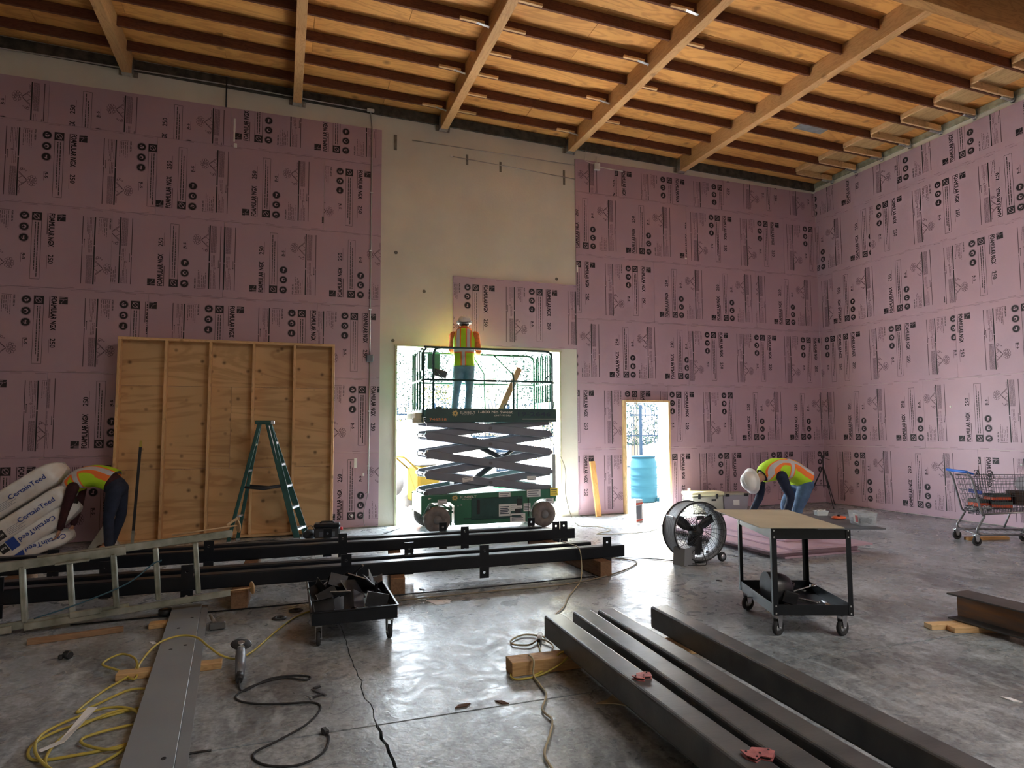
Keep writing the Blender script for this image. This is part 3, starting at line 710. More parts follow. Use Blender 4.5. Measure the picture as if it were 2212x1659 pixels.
# ================================================================ low cart full of steel offcuts
t = thing('low_cart', 'low black steel cart heaped with steel offcuts, on four casters', 'cart', (.55, 5.58, 0), -.005)
hw, hd = .31, .51; tm = MB()
tm.box((0, 0, .165), (2*hw, 2*hd, .006)); 
for s_ in (-1, 1): tm.box((s_*hw, 0, .212), (.006, 2*hd, .10)); tm.box((0, s_*hd, .212), (2*hw, .006, .10))
for s_ in (-1, 1): tm.box((s_*(hw+.006), 0, .258), (.018, 2*hd+.02, .010), ch=.003); tm.box((0, s_*(hd+.006), .258), (2*hw+.02, .018, .010), ch=.003)
bev(tm.build('tray', M_BLK, t), .002)
def caster(parent, loc, r, w, rz, fork=.11, m_hub=M_GALV):
    """swivel caster: plate, fork, tyre with hub"""
    c = Matrix.Translation(loc) @ Matrix.Rotation(rz, 4, 'Z'); f = MB()
    for sx in (-1, 1): f.prism([(-.018, 0), (.018, 0), (.032, fork-r*.1), (-.032, fork-r*.1)], -.0015, .0015, c @ Mx((0, sx*(w/2+.006), r), (PI/2, 0, 0)))
    f.box(tuple(c @ Vector((0, 0, r+fork-r*.1))), (.07, w+.02, .006), rot=c.to_3x3()); f.cyl(c @ Vector((0, 0, r+fork-r*.1)), c @ Vector((0, 0, r+fork+.012)), .022, n=12)
    f.cyl(c @ Vector((0, -w/2-.012, r)), c @ Vector((0, w/2+.012, r)), .007, n=8)
    fk = f.build('caster_fork', M_GALV, parent)
    pr = [(r*.62, -w/2), (r*.90, -w/2), (r, -w*.28), (r, w*.28), (r*.90, w/2), (r*.62, w/2)]
    MB().lathe(pr+[pr[0]], c @ Mx((0, 0, r), (PI/2, 0, 0)), 24, caps=False).build('tyre', M_RUB, fk)
    MB().lathe([(r*.2, -w*.42), (r*.62, -w*.25), (r*.62, w*.25), (r*.2, w*.42)], c @ Mx((0, 0, r), (PI/2, 0, 0)), 20).build('wheel_hub', m_hub, fk)
for x, y, rz in ((-.26, -.45, 1.45), (.26, -.45, 1.7), (-.26, .45, 1.5), (.26, .45, 1.6)): caster(t, (x, y, 0), .052, .028, rz, .098)
M_SCR = mat('offcut_steel', (.028, .030, .036, 1), .38, .3, var=.5, vscale=12, spec=.6)
M_SCRE = mat('cut_edge_and_highlight', (.52, .53, .55, 1), .4, .7, var=.3, vscale=40)  # bright cut edges, also painted highlights on plate faces
rs = random.Random(21)
spots = [(-.22, -.36, .24, 'channel'), (-.18, -.12, .26, 'angle'), (-.20, .18, .25, 'angle'), (-.15, .38, .24, 'plate'), (.0, -.36, .24, 'box'), (.02, -.10, .29, 'plate'), (-.02, .12, .31, 'angle'),
         (.03, .34, .26, 'plate'), (.18, -.34, .25, 'angle'), (.20, -.12, .29, 'bar'), (.20, .12, .27, 'plate'), (.22, .36, .27, 'angle'), (-.08, -.26, .30, 'plate'), (.10, .02, .33, 'plate'), (.05, .22, .34, 'bar'), (-.1, .02, .32, 'box')]
word = {'channel': 'short black steel channel', 'angle': 'black steel angle offcut', 'plate': 'flat black steel plate offcut', 'box': 'black square tube offcut', 'bar': 'steel bar with bright cut end'}
wh = lambda x, y: ('left' if x < -.12 else 'middle' if x < .09 else 'right')+' '+('front' if y < -.2 else 'centre' if y < .15 else 'rear')
for i, (x, y, z, kd) in enumerate(spots):
    m = MB(); L_ = rs.uniform(.14, .2)
    if kd in ('angle', 'channel'):
        m.box((0, 0, 0), (L_, .006, .10)); m.box((0, .045, -.047), (L_, .09, .006)); 
        if kd == 'channel': m.box((0, .045, .047), (L_, .09, .006))
        m.box((L_/2+.0005, 0, 0), (.002, .007, .10), mi=1)
    elif kd == 'plate': m.box((0, 0, 0), (L_, .15, .007), ch=.001, mi=1 if i % 3 == 0 else 0); m.box((0, .075, 0), (L_, .002, .008), mi=1)  # some plates bright all over: highlights put into the colour
    elif kd == 'box':
        for s_ in (-1, 1): m.box((0, s_*.05, 0), (L_, .006, .106)); m.box((0, 0, s_*.05), (L_, .1, .006))
        m.box((L_/2, 0, .05), (.002, .1, .007), mi=1)
    else: m.box((0, 0, 0), (.26, .022, .022), ch=.003); m.box((.13, 0, 0), (.002, .023, .023), mi=1)
    o = m.build('steel_offcut', [M_SCR, M_SCRE], None, (.55+x, 5.58+y, z+.02), (rs.uniform(-.8, .8), rs.uniform(-.7, .7), rs.uniform(0, 6.3)))
    tag(o, word[kd]+', '+wh(x, y)+(' top' if z > .285 else '')+' of the heap in the low cart', 'steel offcut', 'steel offcuts heaped in the low cart')

# ================================================================ small things on the floor
# hammer head with short handle
t = thing('hammer', 'dark sledge hammer head with stub handle on the floor left of the low cart', 'hammer', (-.46, 5.84, .0), .1)
MB().box((0, -.03, .033), (.12, .05, .055), ch=.008).build('hammer_head', M_MILL, t)
MB().tube([(-.02, -.02, .055), (-.035, .03, .075), (-.05, .09, .09)], [.016, .015, .013], 10).build('handle', wood('grey_handle', (.25, .22, .2, 1), (.15, .13, .12, 1), 1, 8, 0), t)
MB().lathe([(.03, 0), (.03, .012), (.012, .014)], Mx((.005, .10, 0)), 14).build('washer', M_DARK, t)
for x, y, lab in ((.01, 5.96, 'black ring-shaped grinding disc nearer the hammer'), (.15, 6.16, 'black ring-shaped grinding disc just left of the low cart')):
    o = MB().lathe([(.022, 0), (.058, 0), (.060, .006), (.045, .013), (.022, .013), (.022, 0)], None, 26, caps=False).build('grinding_disc', M_DARK, None, (x, y, .001), (0.05, 0, 0)); tag(o, lab, 'disc', 'black grinding discs on the floor')
# angle grinder and its cable
t = thing('angle_grinder', 'grey corded angle grinder standing on its disc beside the grey plate', 'grinder', (-.235, 4.93, 0), 0)
M_GRN = mat('grinder_grey', (.16, .17, .19, 1), .45, .2)
body = MB().tube([(.0, 0.0, .085), (.005, -.10, .075), (.008, -.20, .055), (.012, -.33, .03)], [.030, .036, .032, .028], 14); body.build('motor_housing', M_GRN, t)
MB().tube([(0, .05, .075), (0, .0, .083)], [.035, .036], 14).build('gear_head', M_GALV, t)
MB().tube([(.011, -.30, .035), (.013, -.40, .026)], [.029, .021], 12).build('rear_grip', M_DARK, t)
MB().lathe([(.012, 0), (.068, 0), (.07, .004), (.060, .007), (.012, .007)], Mx((-.002, .05, .112), (.25, .1, 0)), 28).build('disc', M_DARK, t)
MB().lathe([(.022, 0), (.022, .012)], Mx((-.002, .05, .118), (.25, .1, 0)), 14).build('lock_nut', M_GALV, t)
cb = smooth_path([(-.22, 4.53, .022), (-.215, 4.45, .01), (-.18, 4.40, .006), (-.05, 4.55, .006), (.10, 4.56, .006), (.20, 4.50, .006), (.17, 4.44, .010), (.04, 4.52, .012), (-.12, 4.47, .010), (-.22, 4.36, .007), (-.21, 4.26, .006), (-.10, 4.17, .006), (.05, 4.12, .006), (.20, 4.08, .006), (.24, 3.98, .006),
                  (.16, 3.80, .006), (.02, 3.66, .006), (-.10, 3.55, .006), (-.05, 3.42, .006), (.10, 3.36, .006), (.22, 3.44, .006), (.26, 3.58, .008), (.25, 3.64, .010)], 6)
o = MB().tube(cb, .0058, 7).build('grinder_cable', M_RUB); o.parent = t; o.matrix_parent_inverse = Matrix.Translation((.235, -4.93, 0))
pl = MB().box((.245, 3.66, .014), (.03, .05, .026), rot=(0, 0, .3), ch=.005).box((.238, 3.69, .014), (.006, .02, .003)).box((.25, 3.69, .014), (.006, .02, .003)).build('plug', M_DARK); pl.parent = t; pl.matrix_parent_inverse = Matrix.Translation((.235, -4.93, 0))
# clamp
t = thing('clamp', 'small dark F-shaped clamp lying alone on the floor', 'clamp', (.22, 4.18, .008), .2)
MB().box((.03, .03, 0), (.012, .15, .006), rot=(0, 0, .35)).build('bar', M_MILL, t)
MB().box((.0, -.03, .004), (.08, .016, .012), rot=(0, 0, .35), ch=.003).build('fixed_jaw', M_DARK, t); MB().box((.035, .10, .004), (.05, .018, .012), rot=(0, 0, .35), ch=.003).build('sliding_jaw', M_DARK, t)
MB().cyl((-.05, .0, .006), (-.035, -.06, .006), .005, n=8).build('screw', M_GALV, t)
# little black cap
t = thing('cap', 'small black plastic cap on the open floor at far left', 'cap', (-1.40, 5.46, .0), .3)
MB().lathe([(.020, 0), (.028, .004), (.028, .04), (.022, .052)], Mx((0, 0, .03), (PI/2, 0, .5)), 14).build('cap_body', M_DARK, t)
MB().box((-.03, -.01, .02), (.03, .03, .03), ch=.006).build('cap_lug', M_DARK, t)
# roll under the ladder, debris
t = thing('tape_roll', 'small dark roll under the lower ladder rail', 'roll', (-.92, 6.40, 0), 0)
MB().lathe([(.045, 0), (.052, .006), (.052, .055), (.045, .06)], None, 20).build('roll', M_DARK, t); MB().lathe([(.022, .0), (.022, .0615)], None, 14).build('core', M_TIMB, t)
o = MB().prism([(1.30, 6.10), (1.36, 5.90), (1.50, 5.93), (1.50, 6.06)], .001, .003).build('paper_sheet', mat('white_paper', (.85, .87, .9, 1), .6)); tag(o, 'white sheet of paper flat on the floor right of the low cart', 'paper')
o = MB().prism([(1.44, 5.98), (1.47, 5.94), (1.52, 6.0), (1.49, 6.07)], .003, .006).build('paper_scrap', MATS['white_paper']); tag(o, 'curled paper scrap at the corner of the white sheet', 'paper')
def scrap(x, y, lab, s_=1, m=None, name='floor_scrap'):
    o = MB().prism([(-.03*s_, -.01), (-.01, .012*s_), (.035*s_, .008), (.02, -.014*s_)], 0, .006).build(name, m or M_DARK, None, (x, y, .001), (0, 0, random.uniform(0, 6))); tag(o, lab, 'scrap')
scrap(1.02, 3.74, 'crumbled brown patch filler chip on the slab joint', 1.6, mat('rust_crumb', (.10, .05, .03, 1), .9)); scrap(1.24, 3.71, 'brown crumb on the slab joint under the cord', 1.4, MATS['rust_crumb'])
scrap(4.05, 2.72, 'pale sliver on the floor in the right foreground', 1.6, MATS['white_paper'], 'pale_sliver')
scrap(1.35, 6.53, 'small dark steel piece behind the cart on the floor', 1); scrap(3.2, 6.35, 'dark chip on the floor before the end of the near tube', 1); scrap(5.35, 6.8, 'dark leaf-like scrap right of the fan', 1); scrap(4.35, 5.8, 'dark scrap between the fan and the utility cart', 1)
scrap(-.88, 5.62, 'crumpled clear film beside the grey plate', 1.3, MATS['white_paper'], 'film_scrap')
o = MB().tube(smooth_path([(-.50, 3.62, .008), (-.40, 3.66, .006), (-.3, 3.66, .005)], 4), .006, 6).build('rope_end', M_DARK); tag(o, 'short dark cord end beside the grey plate at the slab joint', 'cord')

# ================================================================ cords
M_YEL = mat('yellow_cord', (.48, .38, .07, 1), .55); M_TAN = mat('dusty_cord', (.45, .40, .26, 1), .6); M_GRY = mat('grey_cord', (.22, .22, .22, 1), .6)
yc = [(.28, 6.08, .012), (.14, 5.93, .010), (-.02, 5.55, .010), (-.16, 5.15, .010), (-.26, 4.98, .02), (-.36, 4.96, .06), (-.46, 5.12, .085), (-.56, 5.36, .085), (-.68, 5.44, .085), (-.80, 5.30, .085), (-.86, 5.02, .05), (-.85, 4.80, .02),
      (-.98, 4.98, .03), (-1.10, 5.12, .04), (-1.02, 5.26, .05), (-.90, 5.10, .05), (-.88, 4.90, .03), (-1.0, 4.66, .012), (-1.06, 4.40, .01), (-1.0, 4.44, .012), (-.84, 4.62, .02), (-.70, 4.56, .012), (-.72, 4.36, .01), (-.86, 4.28, .012), (-1.06, 4.18, .012), (-1.16, 4.02, .01), (-1.10, 3.84, .01), (-.92, 3.82, .012), (-.72, 3.86, .012), (-.62, 4.02, .012), (-.72, 4.08, .02), (-.92, 4.00, .022), (-.90, 3.90, .022),
      (-.74, 3.80, .022), (-.62, 3.96, .02), (-.66, 4.18, .022), (-.84, 4.30, .022), (-1.02, 4.08, .022), (-1.04, 3.80, .02), (-.92, 3.62, .012), (-.78, 3.66, .022), (-.66, 3.90, .03), (-.74, 4.24, .03), (-.92, 4.34, .03), (-1.12, 4.14, .03), (-1.12, 3.92, .03), (-.98, 3.68, .02), (-.80, 3.56, .01), (-.60, 3.60, .01)]
o = MB().tube(smooth_path(yc, 6), .0075, 7).build('coiled_cable', M_YEL); tag(o, 'yellow extension cord coiled left of the grey plate and running to the low cart', 'cord')
o = MB().poly([(-1.03, 3.98, .03), (-1.0, 3.94, .035), (-.90, 4.12, .12), (-.95, 4.14, .12)]).poly([(-1.10, 3.90, .03), (-1.08, 3.87, .03), (-1.0, 3.94, .035), (-1.03, 3.98, .03)]).build('paper_label', MATS['white_paper']); sd = o.modifiers.new('s', 'SOLIDIFY'); sd.thickness = .001
tag(o, 'white paper tag on the coiled yellow cord', 'tag')
tn = [(.86, 6.16, .01), (1.4, 6.17, .01), (2.0, 6.18, .01), (2.6, 6.17, .01), (3.1, 6.28, .01), (3.55, 6.50, .01), (3.85, 6.72, .01), (4.02, 6.95, .01), (3.85, 7.25, .01), (3.6, 7.35, .01)]
o = MB().tube(smooth_path(tn, 6), .0075, 7).build('loose_cable', mat('dark_tan_cord', (.20, .17, .12, 1), .7)); tag(o, 'dark cord running right from the low cart and looping past the tube ends', 'cord')
tn = [(3.08, 6.98, .30), (3.06, 6.76, .31), (3.06, 6.50, .305), (3.08, 6.47, .16), (3.02, 6.36, .012), (2.82, 6.05, .01), (2.58, 5.72, .01), (2.42, 5.45, .01), (2.22, 5.20, .01), (2.12, 4.98, .01), (1.98, 4.80, .01), (1.90, 4.66, .02)]
o = MB().tube(smooth_path(tn, 6), .006, 7).build('lamp_cord', M_TAN); tag(o, 'thin tan cord draped over the near tubes down to the white connector', 'cord')
t = thing('cord_connector', 'white cylindrical cord connector on the floor left of the foreground tubes', 'connector', (1.84, 4.62, .02), 0)
MB().cyl((.06, .12, 0), (0, 0, 0), .020, .017, n=14).build('connector_body', mat('white_plastic', (.82, .84, .84, 1), .4), t); MB().cyl((-.001, -.002, 0), (-.01, -.02, 0), .014, n=12).build('connector_face', M_DARK, t)
tn = [(1.82, 4.58, .012), (1.72, 4.30, .01), (1.52, 4.16, .02), (1.42, 4.06, .012), (1.44, 3.98, .012), (1.60, 4.00, .012), (1.76, 4.02, .06), (1.84, 4.07, .10), (1.78, 4.09, .10), (1.66, 4.06, .02), (1.56, 4.0, .014)]
tn2 = [(1.92, 4.70, .012), (1.80, 4.80, .014), (1.66, 4.72, .012), (1.64, 4.62, .012), (1.74, 4.56, .016), (1.86, 4.64, .02), (1.90, 4.50, .014), (1.80, 4.30, .014), (1.78, 4.18, .014), (1.66, 4.18, .02), (1.58, 4.14, .095), (1.565, 4.02, .10), (1.555, 4.00, .02), (1.54, 3.86, .012), (1.52, 3.70, .012), (1.42, 3.52, .012), (1.42, 3.38, .012), (1.34, 3.22, .012), (1.24, 3.05, .012), (1.22, 2.9, .012), (1.2, 2.6, .012), (1.2, 2.3, .012)]
o = MB().tube(smooth_path(tn, 6), .0065, 7).build('loop_cord', M_YEL); tag(o, 'yellowish cord loop lying over the timber block at the tube ends', 'cord')
o = MB().tube(smooth_path(tn2, 6), .0065, 7).build('trailing_cord', M_TAN); tag(o, 'tan cord trailing from the connector to the bottom edge of the photo', 'cord')
for pts, lab, m_ in (([(-2.2, 10.0, .01), (-1.2, 9.9, .01), (-.2, 10.15, .01), (.2, 9.8, .012), (.5, 9.7, .012), (1.2, 9.8, .01), (1.7, 10.4, .01), (1.9, 10.7, .01)], 'dark cord along the floor in front of the wooden wall panel', M_RUB),
                   ([(4.35, 10.6, 1.6), (4.42, 9.9, 1.0), (4.40, 9.8, .5), (4.55, 9.75, .05), (4.85, 9.6, .01), (4.9, 9.2, .01), (4.5, 8.9, .01), (5.2, 8.8, .01), (5.6, 9.0, .01)], 'thin cord hanging from the scissor lift and looping on the floor right of it', M_TAN),
                   ([(3.7, 7.3, .01), (4.3, 7.0, .01), (4.6, 6.55, .01)], 'thin dark cord from the tube ends to the fan', M_RUB)):
    o = MB().tube(smooth_path(pts, 6), .006, 6).build('loose_cable', m_); tag(o, lab, 'cord')
# ================================================================ green scissor lift
M_GRN2 = mat('lift_green', (.025, .16, .085, 1), .38, .0, var=.2, vscale=4, spec=.6)
M_DGR = mat('dark_green_panel', (.02, .075, .065, 1), .45, .0, var=.2, vscale=5)
M_ARM = mat('grey_lift_paint', (.20, .215, .26, 1), .45, .1, var=.15, vscale=4)
M_WHT = mat('white_sticker', (.78, .78, .76, 1), .5); M_STY = mat('yellow_sticker', (.85, .70, .10, 1), .5)
M_LET = mat('cream_lettering', (.80, .78, .68, 1), .5); M_SUNY = mat('sun_yellow', (.78, .60, .22, 1), .5); M_ORT = mat('orange_lettering', (.75, .28, .10, 1), .5); M_TAR = mat('dark_lettering', (.01, .03, .06, 1), .5)
lift = thing('scissor_lift', 'green scissor lift with raised platform standing in the big opening', 'scissor lift', (3.17, 10.34, 0))
LX, LY = 1.13, .39    # half length, half width
ch = MB()
side = [(-1.13, .24), (-1.13, .57), (1.13, .61), (1.13, .46)]
arch = [(.90+.235*math.cos(a), .22+.235*math.sin(a)) for a in [math.radians(q) for q in (68, 90, 110, 130, 150, 170, 185)]]
# right wheel centre at x=.90, left wheel cut-out from x=-1.0 to -.62
side += arch + [(.66, .10), (-.60, .10), (-.60, .40), (-.68, .46), (-1.0, .46)]
def tri_side(y0, y1, mi=0):
    M = Matrix(((1, 0, 0, 0), (0, 0, -1, y1), (0, 1, 0, 0), (0, 0, 0, 1)))
    ch.prism(side, 0, y1-y0, M, mi)
tri_side(-LY, -LY+.012); tri_side(LY-.012, LY)
ch.box((0, 0, .565), (2.24, .76, .03)); ch.box((.0, 0, .30), (1.2, .72, .36)); ch.box((-1.11, 0, .42), (.03, .76, .26)); ch.box((1.11, 0, .50), (.03, .76, .2))
bev(ch.build('chassis', M_GRN2, lift), .006)
bat = MB(); bat.box((.1, -LY-.006, .34), (.86, .012, .34), ch=.004); bat.box((.02, -LY-.014, .20), (.95, .008, .012))
bat.build('battery_door', M_DGR, lift)
det = MB()
det.box((.47, -LY-.014, .42), (.09, .01, .10), ch=.003).box((.44, -LY-.014, .28), (.10, .01, .07), ch=.003).box((-.22, -LY-.014, .37), (.05, .01, .22), ch=.003).box((.10, -LY-.014, .505), (.45, .008, .008)).box((.63, -LY-.012, .33), (.008, .008, .30))
det.build('vents_and_latches', M_DARK, lift)
hr = MB()
for x, z in ((-.55, .40), (-.50, .41), (-.62, .12), (.62, .12), (.45, .5)): hr.lathe([(.012, 0), (.008, .008)], Mx((x, -LY-.004, z), (PI/2, 0, 0)), 10)
hr.build('bolts', M_GALV, lift)
def wheel(x, y, r, w, m_):
    pr = [(r*.3, -w/2), (r*.86, -w/2), (r, -w*.3), (r, w*.3), (r*.86, w/2), (r*.3, w/2)]
    o = MB().lathe(pr+[pr[0]], Mx((x, y, r), (PI/2, 0, 0)), 36, caps=False).build('wheel', m_, lift)
    hb = MB().lathe([(0.001, -w/2-.004), (r*.32, -w/2-.004), (r*.32, w/2+.004), (.001, w/2+.004)], Mx((x, y, r), (PI/2, 0, 0)), 20)
    for k in range(8): a = k*PI/4; hb.lathe([(.009, 0), (.009, w/2+.012)], Mx((x+r*.6*math.cos(a), y, r+r*.6*math.sin(a)), (PI/2, 0, 0)), 6)
    hb.build('hub', mat('hub_grey', (.17, .16, .16, 1), .6), o)
M_TYRE = mat('grey_brown_tyre', (.19, .16, .145, 1), .75, var=.3, vscale=12)
wheel(-.89, -.42, .205, .11, M_TYRE); wheel(-.89, .40, .205, .11, M_TYRE); wheel(.90, -.37, .205, .11, M_TYRE); wheel(.90, .37, .205, .11, M_TYRE)
ax = MB().beam((-.89, -.36, .21), (-.89, .36, .21), .06, .06).box((-.80, -.30, .36), (.34, .10, .03)).box((-.76, -.30, .30), (.30, .03, .03)).tube(smooth_path([(-.98, -.32, .38), (-.8, -.34, .42), (-.66, -.33, .33)], 4), .012, 6).box((-.66, -.33, .25), (.03, .1, .30))
ax.build('steering_linkage', M_GRN2, lift)
# scissor arms: five joint levels
lev = [.60, .89, 1.21, 1.50, 1.72]
XL, XRr = -1.04, 1.04
def arm(a, b, y, t=.04, h=.125, nm='scissor_arm'):
    m = MB().beam((a[0], y, a[1]), (b[0], y, b[1]), t, h, ch=.008)
    for q in (a, b, ((a[0]+b[0])/2, (a[1]+b[1])/2)):
        m.cyl((q[0], y-t/2-.008, q[1]), (q[0], y+t/2+.008, q[1]), .034, n=14)
    return m.build(nm, M_ARM, lift)
for k in range(4):
    for y in (-.34, .34): arm((XL, lev[k+1]), (XRr, lev[k]), y)
    for y in (-.285, .285): arm((XL, lev[k]), (XRr, lev[k+1]), y)
pins = MB()
for k in range(5):
    for x in (XL, XRr): pins.cyl((x, -.36, lev[k]), (x, .36, lev[k]), .026, n=12)
for k in range(4): pins.cyl((0, -.375, (lev[k]+lev[k+1])/2), (0, .375, (lev[k]+lev[k+1])/2), .026, n=12)
pins.build('pivot_pins', mat('pin_steel', (.12, .12, .13, 1), .4, .6), lift)
cy = MB().cyl((-.35, 0, .66), (.15, 0, 1.0), .05, n=14).cyl((.15, 0, 1.0), (.5, 0, 1.24), .03, n=12).cyl((-.15, 0, 1.34), (.55, 0, .98), .045, n=14).box((-.5, .0, .68), (.10, .3, .16), ch=.01)
cy.build('hydraulic_cylinder', M_DARK, lift)
# platform
pf = MB()
pf.box((0, 0, 1.80), (2.26, .80, .03)); pf.box((.03, -.40, 1.815), (2.20, .012, .215)); pf.box((0, .40, 1.815), (2.26, .012, .215)); pf.box((1.12, 0, 1.815), (.012, .80, .215)); pf.box((-1.12, 0, 1.815), (.012, .80, .215))
pf.box((-.86, -.39, 1.935), (.10, .03, .03), ch=.005)
bev(pf.build('platform', M_DGR, lift), .004)
MB().box((-1.17, .0, 1.80), (.10, .76, .10), ch=.006).box((-1.17, -.3, 1.735), (.16, .14, .08), ch=.006).build('extension_deck', mat('daylit_step_tint', (.62, .60, .42, 1), .6, var=.2, vscale=10), lift)  # pale yellow colour paints incoming daylight on this end of the deck
rl = MB(); RT = 2.88; r_ = .019
def P3(x, y, z): return (x, y, z)
rl.tube(round_path([(-.95, -.40, 1.92), (-.95, -.40, RT), (1.06, -.40, RT), (1.06, -.40, 1.92)], .13), r_, 10)
rl.tube([(-1.10, -.40, 2.37), (1.06, -.40, 2.37)], r_*.9, 8)
rl.tube([(.38, -.40, 1.92), (.38, -.40, 2.40), (.36, -.40, 2.52)], r_*.9, 8)
rl.tube([(-1.10, -.385, 1.80), (-1.10, -.385, RT-.06), (-1.06, -.385, RT-.02)], r_, 10); rl.tube([(-1.10, -.40, RT), (-.85, -.40, RT)], r_, 8)
rl.tube([(-.95, -.40, 2.55), (-.80, -.40, 2.38)], .008, 6); rl.tube([(1.05, -.40, 2.52), (.90, -.40, 2.38)], .008, 6)
rl.tube(round_path([(.22, -.40, 1.92), (.22, -.40, 1.985), (.30, -.40, 1.985), (.30, -.40, 1.92)], .015), .008, 6)
rl.build('guard_rail', M_DGR, lift, None)
rg = MB()
rg.tube(round_path([(-1.10, .40, 1.92), (-1.10, .40, RT), (1.05, .40, RT), (1.05, .40, 1.92)], .13), r_, 10); rg.tube([(-1.10, .40, 2.37), (1.05, .40, 2.37)], r_*.9, 8)
rg.tube([(-.1, .40, 2.88), (.12, .40, 2.55), (.14, .40, 1.92)], r_*.8, 8)
rg.tube(round_path([(.28, .36, RT), (.62, .1, 2.45), (.62, .1, 1.95)], .1), r_*.8, 8)
rg.build('guard_rail', M_GRN2, lift)
gt = MB()
for y in (-.30, -.1, .12, .32): gt.tube(round_path([(1.10, y, 1.92), (1.10, y, RT-.02), (1.10, y+.08, RT-.02), (1.10, y+.08, 1.92)], .03), .015, 8)
gt.beam((1.10, -.38, 2.36), (1.10, .40, 2.36), .03, .03).beam((1.10, -.38, 1.99), (1.10, .40, 1.99), .02, .12); gt.build('entry_gate', M_GRN2, lift)
eg = MB()
for y in (-.2, .0, .2, .38): eg.tube([(-1.12, y, 1.9), (-1.12, y, RT-.05)], .017, 8)
eg.beam((-1.12, -.38, 2.36), (-1.12, .4, 2.36), .03, .03).beam((-1.12, -.38, RT-.03), (-1.12, .4, RT-.03), .035, .035).box((-1.12, -.2, 2.66), (.02, .3, .3)); eg.build('end_rail', M_GRN2, lift)
cbx = thing  # control box hangs on the rail and moves with it: a part
MB().box((-.80, .30, 2.72), (.22, .14, .26), ch=.012).build('control_box', M_GRN2, lift); MB().box((-.70, .22, 2.52), (.22, .12, .12), rot=(0, .25, 0), ch=.01).build('control_panel', M_DARK, lift)
MB().box((1.18, .1, .78), (.06, .55, .78), ch=.03).box((1.18, .1, .45), (.08, .5, .25), ch=.03).build('entry_ladder', mat('grey_moulding', (.30, .31, .30, 1), .6), lift)
# lettering and stickers
FY = -LY-.016
def Mf(x, y, z, t=0): return Matrix.Translation((x, y, z)) @ Matrix.Rotation(PI/2, 4, 'X') @ Matrix.Rotation(t, 4, 'Z')
def sunlogo(mb, x, z, s_, y):
    for k in range(10):
        a = k*PI/5; b = a+.35; c_ = a+.62
        mb.poly([(x+s_*.62*math.cos(a), y, z+s_*.62*math.sin(a)), (x+s_*.62*math.cos(c_), y, z+s_*.62*math.sin(c_)), (x+s_*1.05*math.cos(b), y, z+s_*1.05*math.sin(b))][::-1], mi=0)
        mb.poly([(x+s_*.32*math.cos(a), y, z+s_*.32*math.sin(a)), (x+s_*.32*math.cos(c_), y, z+s_*.32*math.sin(c_)), (x+s_*.7*math.cos(c_), y, z+s_*.7*math.sin(c_)), (x+s_*.7*math.cos(a), y, z+s_*.7*math.sin(a))][::-1], mi=0)
lt = MB(); yt = -.4075
sunlogo(lt, -.60, 1.845, .052, yt); put_text(lt, 'SUNBELT', Mf(-.52, yt, 1.838), .25, .036, .01, 1); put_text(lt, 'RENTALS', Mf(-.49, yt, 1.815), .20, .014, 0, 1)
put_text(lt, '1-800 No Sweat', Mf(-.22, yt, 1.845), .58, .045, .01, 1); put_text(lt, '(667-9328)', Mf(.05, yt, 1.795), .27, .032, 0, 1)
put_text(lt, '19-2646', Mf(.45, yt, 1.80), .58, .075, .015, 3); put_text(lt, '746518', Mf(-1.01, yt, 1.728), .27, .042, .01, 2)
lt.box((.90, yt+.001, 1.755), (1.0-.26, .002, .007), mi=1)
yt = -.398; sunlogo(lt, -.60, .525, .050, yt); put_text(lt, 'SUNBELT', Mf(-.52, yt, .515), .27, .036, .01, 1); put_text(lt, 'RENTALS', Mf(-.48, yt, .492), .20, .012, 0, 1)
lt.poly([(-1.02, yt, .545), (-1.02, yt, .515), (-.97, yt, .530)], mi=1)
lt.build('lettering', [M_SUNY, M_LET, M_ORT, M_TAR], lift)
def stick(x, z, w, h, y=-.400, mi=0, lines=3, rot=0):
    st = MB()
    M = Mf(x, y, z, rot); c = [M @ Vector(q) for q in ((-w/2, -h/2, 0), (w/2, -h/2, 0), (w/2, h/2, 0), (-w/2, h/2, 0))]; st.poly(c, mi=mi)
    M2 = Mf(x, y-.001, z, rot)
    for k in range(lines):
        zz = h*(.28-.56*k/max(1, lines-1)); st.poly([M2 @ Vector(q) for q in ((-w*.4, zz-h*.035, 0), (w*.36-.1*w*(k % 2), zz-h*.035, 0), (w*.36-.1*w*(k % 2), zz+h*.035, 0), (-w*.4, zz+h*.035, 0))], mi=2)
    st.build('sticker', [M_WHT, M_STY, M_TAR], lift)
stick(.22, .53, .20, .12); stick(.72, .55, .24, .12); stick(1.10-.02, .56, .14, .13, mi=1); stick(-.80, .47, .15, .08); stick(.05+.17, .30, .20, .19, -.404, lines=5); stick(.37, .34, .11, .11, -.404); stick(.47, .345, .10, .06, -.404, lines=2); stick(.57+.03, .33, .12, .13, -.404, lines=4); stick(.44, .17, .26, .14, -.404, lines=5)
stick(1.0, .42, .14, .09); 
for x, k in ((-.40, 0),): stick(-.38, .805, .18, .07, -.3635, lines=2, rot=.14)
stick(.70, .79, .16, .07, -.3635, lines=2, rot=-.0)
# plank and small bits on the platform
lumber('plank', 'tan plank leaning diagonally on the lift platform railing', (3.52, 10.12, 2.19), (.92, .05, .10), 0, M_NEWX, rot=(.1, -1.13, 0), cat='plank')

